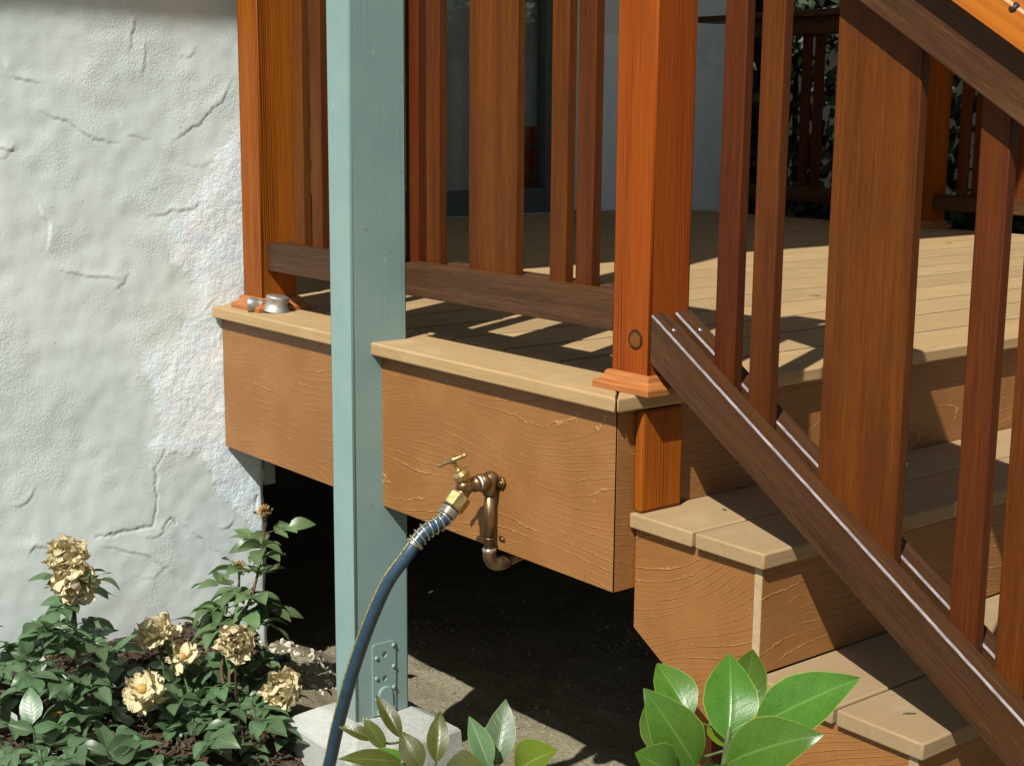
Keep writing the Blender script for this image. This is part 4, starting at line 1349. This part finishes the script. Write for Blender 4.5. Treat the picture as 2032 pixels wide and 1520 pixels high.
g0 = gz(-1.06, -.45)
rose_bush((-1.06, -.45, g0), "tall rose bush at the left of the bed with a large double dried bloom",
    [([(-1.06, -.45, g0), (-1.075, -.468, -.75), (-1.08, -.479, -.61), (-1.08, -.480, -.505), (-1.08, -.482, -.46)], .0062, dict(n=9, span=(.35, .90), size=.047)),
     ([(-.93, -.47, gz(-.93, -.47)), (-.94, -.485, -.84), (-.95, -.495, -.76)], .0058, dict(n=0)),
     ([(-1.0, -.60, gz(-1, -.6)), (-.97, -.60, -.80), (-.95, -.573, -.73)], .004, dict(n=2, span=(.4, .8)))],
    [((-1.08, -.60, -.61), (.10, .10, .08), 14, .050, ROSE), ((-1.05, -.49, -.64), (.11, .09, .08), 12, .048, ROSE), ((-1.0, -.52, -.76), (.13, .11, .08), 18, .050, ROSE), ((-1.18, -.52, -.70), (.08, .12, .09), 9, .046, ROSE)],
    [((-1.072, -.490, -.440), .050, (.72, -.55, .40), 30, .0), ((-1.052, -.488, -.488), .050, (.80, -.50, -.10), 26, .15)],
    [((-.95, -.573, -.721), .014), ((-.90, -.604, -.751), .014)], 3)
g1 = gz(-1.0, -.30)
rose_bush((-1.0, -.30, g1), "low spreading rose bush in the middle of the bed with drooping dried blooms",
    [([(-1.0, -.30, g1), (-1.06, -.29, -.78), (-1.09, -.292, -.70), (-1.10, -.295, -.665)], .0045, dict(n=2, span=(.2, .6))),
     ([(-1.0, -.31, g1), (-.965, -.37, -.79), (-.952, -.398, -.73)], .0045, dict(n=2, span=(.2, .7))),
     ([(-.95, -.25, gz(-.95, -.25)), (-1.02, -.262, -.77), (-1.05, -.264, -.71)], .004, dict(n=2, span=(.3, .8)))],
    [((-1.02, -.29, -.765), (.13, .09, .06), 15, .048, ROSE), ((-.86, -.37, -.815), (.13, .10, .06), 19, .052, ROSE), ((-.86, -.24, -.80), (.09, .09, .05), 12, .048, ROSE), ((-1.12, -.38, -.76), (.08, .08, .07), 8, .046, ROSE)],
    [((-1.10, -.296, -.645), .046, (-.15, -.25, .9), 26, .35), ((-.95, -.401, -.700), .044, (.3, -.4, .75), 24, 1.15), ((-1.05, -.264, -.695), .038, (.2, -.2, .8), 11, .75)],
    [], 5)
g2 = gz(-.97, -.16)
rose_bush((-.97, -.16, g2), "rose bush by the wall end with two tall spent stems",
    [([(-.99, -.19, g2), (-1.02, -.186, -.728), (-1.02, -.147, -.646), (-1.02, -.109, -.586), (-1.02, -.082, -.489), (-1.02, -.074, -.425)], .0046, dict(n=12, span=(.35, .94), size=.056, pool=ROSE2, green=0)),
     ([(-1.0, -.18, g2), (-1.04, -.155, -.70), (-1.05, -.128, -.60), (-1.05, -.122, -.54)], .0042, dict(n=6, span=(.4, .92), size=.055, pool=ROSE2, green=0)),
     ([(-.96, -.17, g2), (-.93, -.20, -.77), (-.895, -.217, -.66)], .0042, dict(n=2, span=(.2, .6), green=0)),
     ([(-.93, -.14, gz(-.93, -.14)), (-.87, -.142, -.81), (-.85, -.137, -.765)], .0045, dict(n=2, span=(.3, .7), green=0))],
    [((-1.03, -.15, -.66), (.08, .06, .09), 15, .054, ROSE2), ((-1.0, -.19, -.78), (.11, .08, .06), 15, .048, ROSE), ((-.84, -.20, -.83), (.08, .07, .05), 9, .044, ROSE)],
    [((-.885, -.219, -.627), .043, (.78, -.55, .25), 28, .05), ((-.845, -.140, -.738), .046, (.75, -.6, .15), 28, .05)],
    [((-1.05, -.122, -.529), .017), ((-1.02, -.074, -.408), .018)], 8)

g3 = gz(-.76, -.66)
rose_bush((-.76, -.66, g3), "leafy rose bush without blooms at the near left corner of the bed",
    [([(-.76, -.66, g3), (-.77, -.66, -.82), (-.79, -.67, -.70)], .005, dict(n=4, span=(.3, .95), size=.052)),
     ([(-.74, -.62, gz(-.74, -.62)), (-.72, -.56, -.83), (-.73, -.54, -.76)], .005, dict(n=4, span=(.3, .95), size=.052))],
    [((-.82, -.68, -.74), (.11, .10, .08), 20, .054, ROSE), ((-.74, -.56, -.80), (.12, .10, .06), 18, .054, ROSE), ((-.88, -.56, -.80), (.10, .09, .06), 13, .050, ROSE)],
    [], [], 13)

# ------------------------------------------------------------------ citrus saplings in front
m_cit = leafmat("citrus_leaf", (.042, .112, .012), (.078, .165, .020), (.26, .32, .05), (.13, .23, .055), .30, .24, True)
m_cit2 = leafmat("pale_citrus_leaf", (.075, .145, .062), (.115, .19, .09), (.36, .42, .13), (.30, .36, .22), .34, .22, False)
m_cit3 = leafmat("bronze_citrus_leaf", (.050, .068, .013), (.095, .108, .022), (.15, .12, .03), (.17, .16, .05), .30, .22, False)
m_cit4 = leafmat("lime_citrus_leaf", (.11, .20, .012), (.15, .25, .02), (.42, .45, .08), (.28, .38, .09), .34, .32, False)
TOCAM = Vector((.70, -.62, .32))
def citrus(loc, label, stems, leaves):
    pl = thing("citrus_sapling", loc, label, "citrus sapling", "citrus saplings")
    for st, r in stems: tube("stem", spline(st, 6), r, m_stem, pl, 9)
    for i, (nm, b, tp, w, mat, nrm, fold, curl) in enumerate(leaves):
        me = leaf_mesh("leaf", w, fold, curl, .035, 4, 14, mat, seed=i * 7 + len(label), base=.85)
        b_, t_ = Vector(b), Vector(tp)
        place_leaf("leaf", me, pl, b_, t_, nrm)
        # a short stalk ties each leaf to the nearest stem
        best = min((p for st, r in stems for p in spline(st, 6)), key=lambda p: (p - b_).length)
        if (best - b_).length > .006: tube("leaf_stalk", spline([best, (best + b_) / 2 + Vector((0, 0, -.004)), b_], 3), .0013, m_stem, pl, 6)
T1 = [(.7786, -.5738, -.1338), (.7862, -.5841, -.146), (.80, -.603, -.1582), (.8086, -.618, -.1903), (.7866, -.5978, -.415), (.77, -.60, gz(.77, -.6))]
citrus((.77, -.60, gz(.77, -.6)), "glossy green citrus sapling in front of the stairs", [(T1, .0030)],
 [('A', (0.7863, -0.583, -0.1427), (0.7504, -0.5426, -0.0742), .62, m_cit, (.75, -.55, .30), .16, .25),
  ('B', (0.8191, -0.5833, -0.1166), (0.8996, -0.5455, -0.0527), .50, m_cit, (.45, -.62, .62), .12, .2),
  ('C', (0.8113, -0.6494, -0.143), (0.7872, -0.6896, -0.0674), .56, m_cit, (.80, -.50, .40), .15, .3),
  ('D', (0.7412, -0.5152, -0.1626), (0.7002, -0.4534, -0.1002), .42, m_cit, (.45, -.45, .75), .3, .4),
  ('E', (0.7217, -0.5673, -0.1469), (0.6672, -0.5606, -0.1045), .60, m_cit, (.55, -.45, .70), .3, .35),
  ('F', (0.8252, -0.6304, -0.137), (0.9067, -0.6107, -0.0838), .58, m_cit, (.45, -.55, .65), .14, .35),
  ('G', (0.8144, -0.678, -0.143), (0.8112, -0.7204, -0.108), .80, m_cit, (.70, -.40, .62), .1, .3),
  ('H', (0.7386, -0.6177, -0.1691), (0.6946, -0.5976, -0.1256), .55, m_cit, (.75, -.55, .3), .25, .2),
  ('I', (0.7793, -0.5784, -0.1526), (0.7459, -0.568, -0.1415), .5, m_cit4, (.6, -.5, .6), .4, .2),
  ('J', (0.800, -0.603, -0.158), (0.835, -0.66, -0.150), .5, m_cit, (.5, -.4, .75), .2, .3)])
T2 = [(.4697, -.7358, -.2063), (.4927, -.7441, -.221), (.5097, -.7319, -.2516), (.5334, -.7235, -.3234), (.5334, -.6966, -.5078), (.54, -.70, gz(.54, -.7))]
T3 = [(.5063, -.6396, -.2543), (.5155, -.6501, -.2739), (.5209, -.6808, -.4015), (.5334, -.6966, -.55)]
citrus((.54, -.70, gz(.54, -.7)), "citrus sapling with bronze young leaves in front of the concrete pier", [(T2, .0030), (T3, .0026)],
 [('a', (0.469, -0.7379, -0.2099), (0.4298, -0.7432, -0.1727), .34, m_cit3, (.8, -.35, .45), .35, .3),
  ('b', (0.4759, -0.7629, -0.214), (0.457, -0.7768, -0.1812), .42, m_cit3, (.75, -.5, .35), .25, .2),
  ('c', (0.4672, -0.7707, -0.2038), (0.4425, -0.7973, -0.1897), .38, m_cit3, (.55, -.35, .75), .3, .3),
  ('d', (0.5122, -0.7663, -0.2135), (0.4961, -0.8297, -0.1954), .30, m_cit3, (.6, -.3, .7), .3, .25),
  ('e', (0.5407, -0.7626, -0.211), (0.5145, -0.7694, -0.1786), .62, m_cit3, (.75, -.5, .45), .2, .4),
  ('f', (0.4884, -0.7063, -0.2401), (0.4673, -0.6864, -0.1936), .44, m_cit3, (.75, -.62, .2), .35, .3),
  ('g', (0.5098, -0.6513, -0.2537), (0.4883, -0.6623, -0.2002), .44, m_cit2, (.80, -.40, .30), .35, .2),
  ('h', (0.4993, -0.6341, -0.2614), (0.4725, -0.6007, -0.200), .46, m_cit2, (.70, -.70, .15), .2, .2),
  ('i', (0.5984, -0.6929, -0.2182), (0.6512, -0.6938, -0.1687), .70, m_cit4, (.35, -.62, .70), .12, .5),
  ('j', (0.5753, -0.7651, -0.2005), (0.6412, -0.7701, -0.1651), .50, m_cit3, (.3, -.55, .8), .15, .4),
  ('k', (0.50, -0.745, -0.225), (0.47, -0.80, -0.215), .4, m_cit, (.6, -.4, .7), .3, .3)])

# ------------------------------------------------------------------ hedge beyond the far railing
hedge = thing("hedge", (-2.2, 4.6, -.95), "dense leafy hedge behind the far railing", "hedge")
mh = leafmat("hedge_leaf", (.014, .034, .009), (.055, .095, .032), (.05, .08, .025), (.07, .11, .04), .55, .30, False)
rnd = random.Random(21)
bm = bmesh.new(); uvl = bm.loops.layers.uv.new("UVMap")
for k in range(7500):
    x = rnd.uniform(-5.2, .6); y = 4.02 + abs(rnd.gauss(0, .22)) + .12 * noise.noise((x * 2, 0, 3)); z = rnd.uniform(-.95, 2.5)
    y += .25 * max(0, noise.noise((x * 1.8, z * 1.8, 7)))
    c = Vector((x, y, z)); ln = rnd.uniform(.04, .085)
    d = Vector((rnd.uniform(-1, 1), rnd.uniform(-1, .2), rnd.uniform(-1, .3))).normalized()
    n_ = Vector((rnd.uniform(-.5, .8), -1, rnd.uniform(-.2, 1.2))); n_ = (n_ - d * n_.dot(d)).normalized(); s_ = d.cross(n_)
    ps = [c, c + d * ln * .45 + s_ * ln * .36 + n_ * ln * .08, c + d * ln, c + d * ln * .45 - s_ * ln * .36 + n_ * ln * .08]
    vs = [bm.verts.new(p - Vector((-2.2, 4.6, -.95))) for p in ps]
    for tri, uvs in (((0, 1, 2), ((.5, 0), (1, .45), (.5, 1))), ((0, 2, 3), ((.5, 0), (.5, 1), (0, .45)))):
        f = bm.faces.new([vs[i] for i in tri])
        for lp, q in zip(f.loops, uvs): lp[uvl].uv = q
fo = link("foliage", mesh_from(bm, "foliage"), mh, hedge, (-2.2, 4.6, -.95)); fo["kind"] = "stuff"
for k in range(9):
    x = -4.9 + k * .65
    tube("branch", spline([(x, 4.55, -.97), (x + .05, 4.5, 0), (x - .04, 4.6, 1.0), (x + .1, 4.5, 2.2)], 4), [.03 - .0017 * i for i in range(13)], m_brown, hedge, 7)
box("hedge_core", -5.2, .6, 4.75, 5.3, -.97, 2.3, m_plain("hedge_inner_shade", (.006, .008, .004), .9, 0, .6), hedge, 0)["label"] = "near-black block painted as the shade deep inside the hedge"  # plain box; the hedge's inner shade is put into its near-black colour
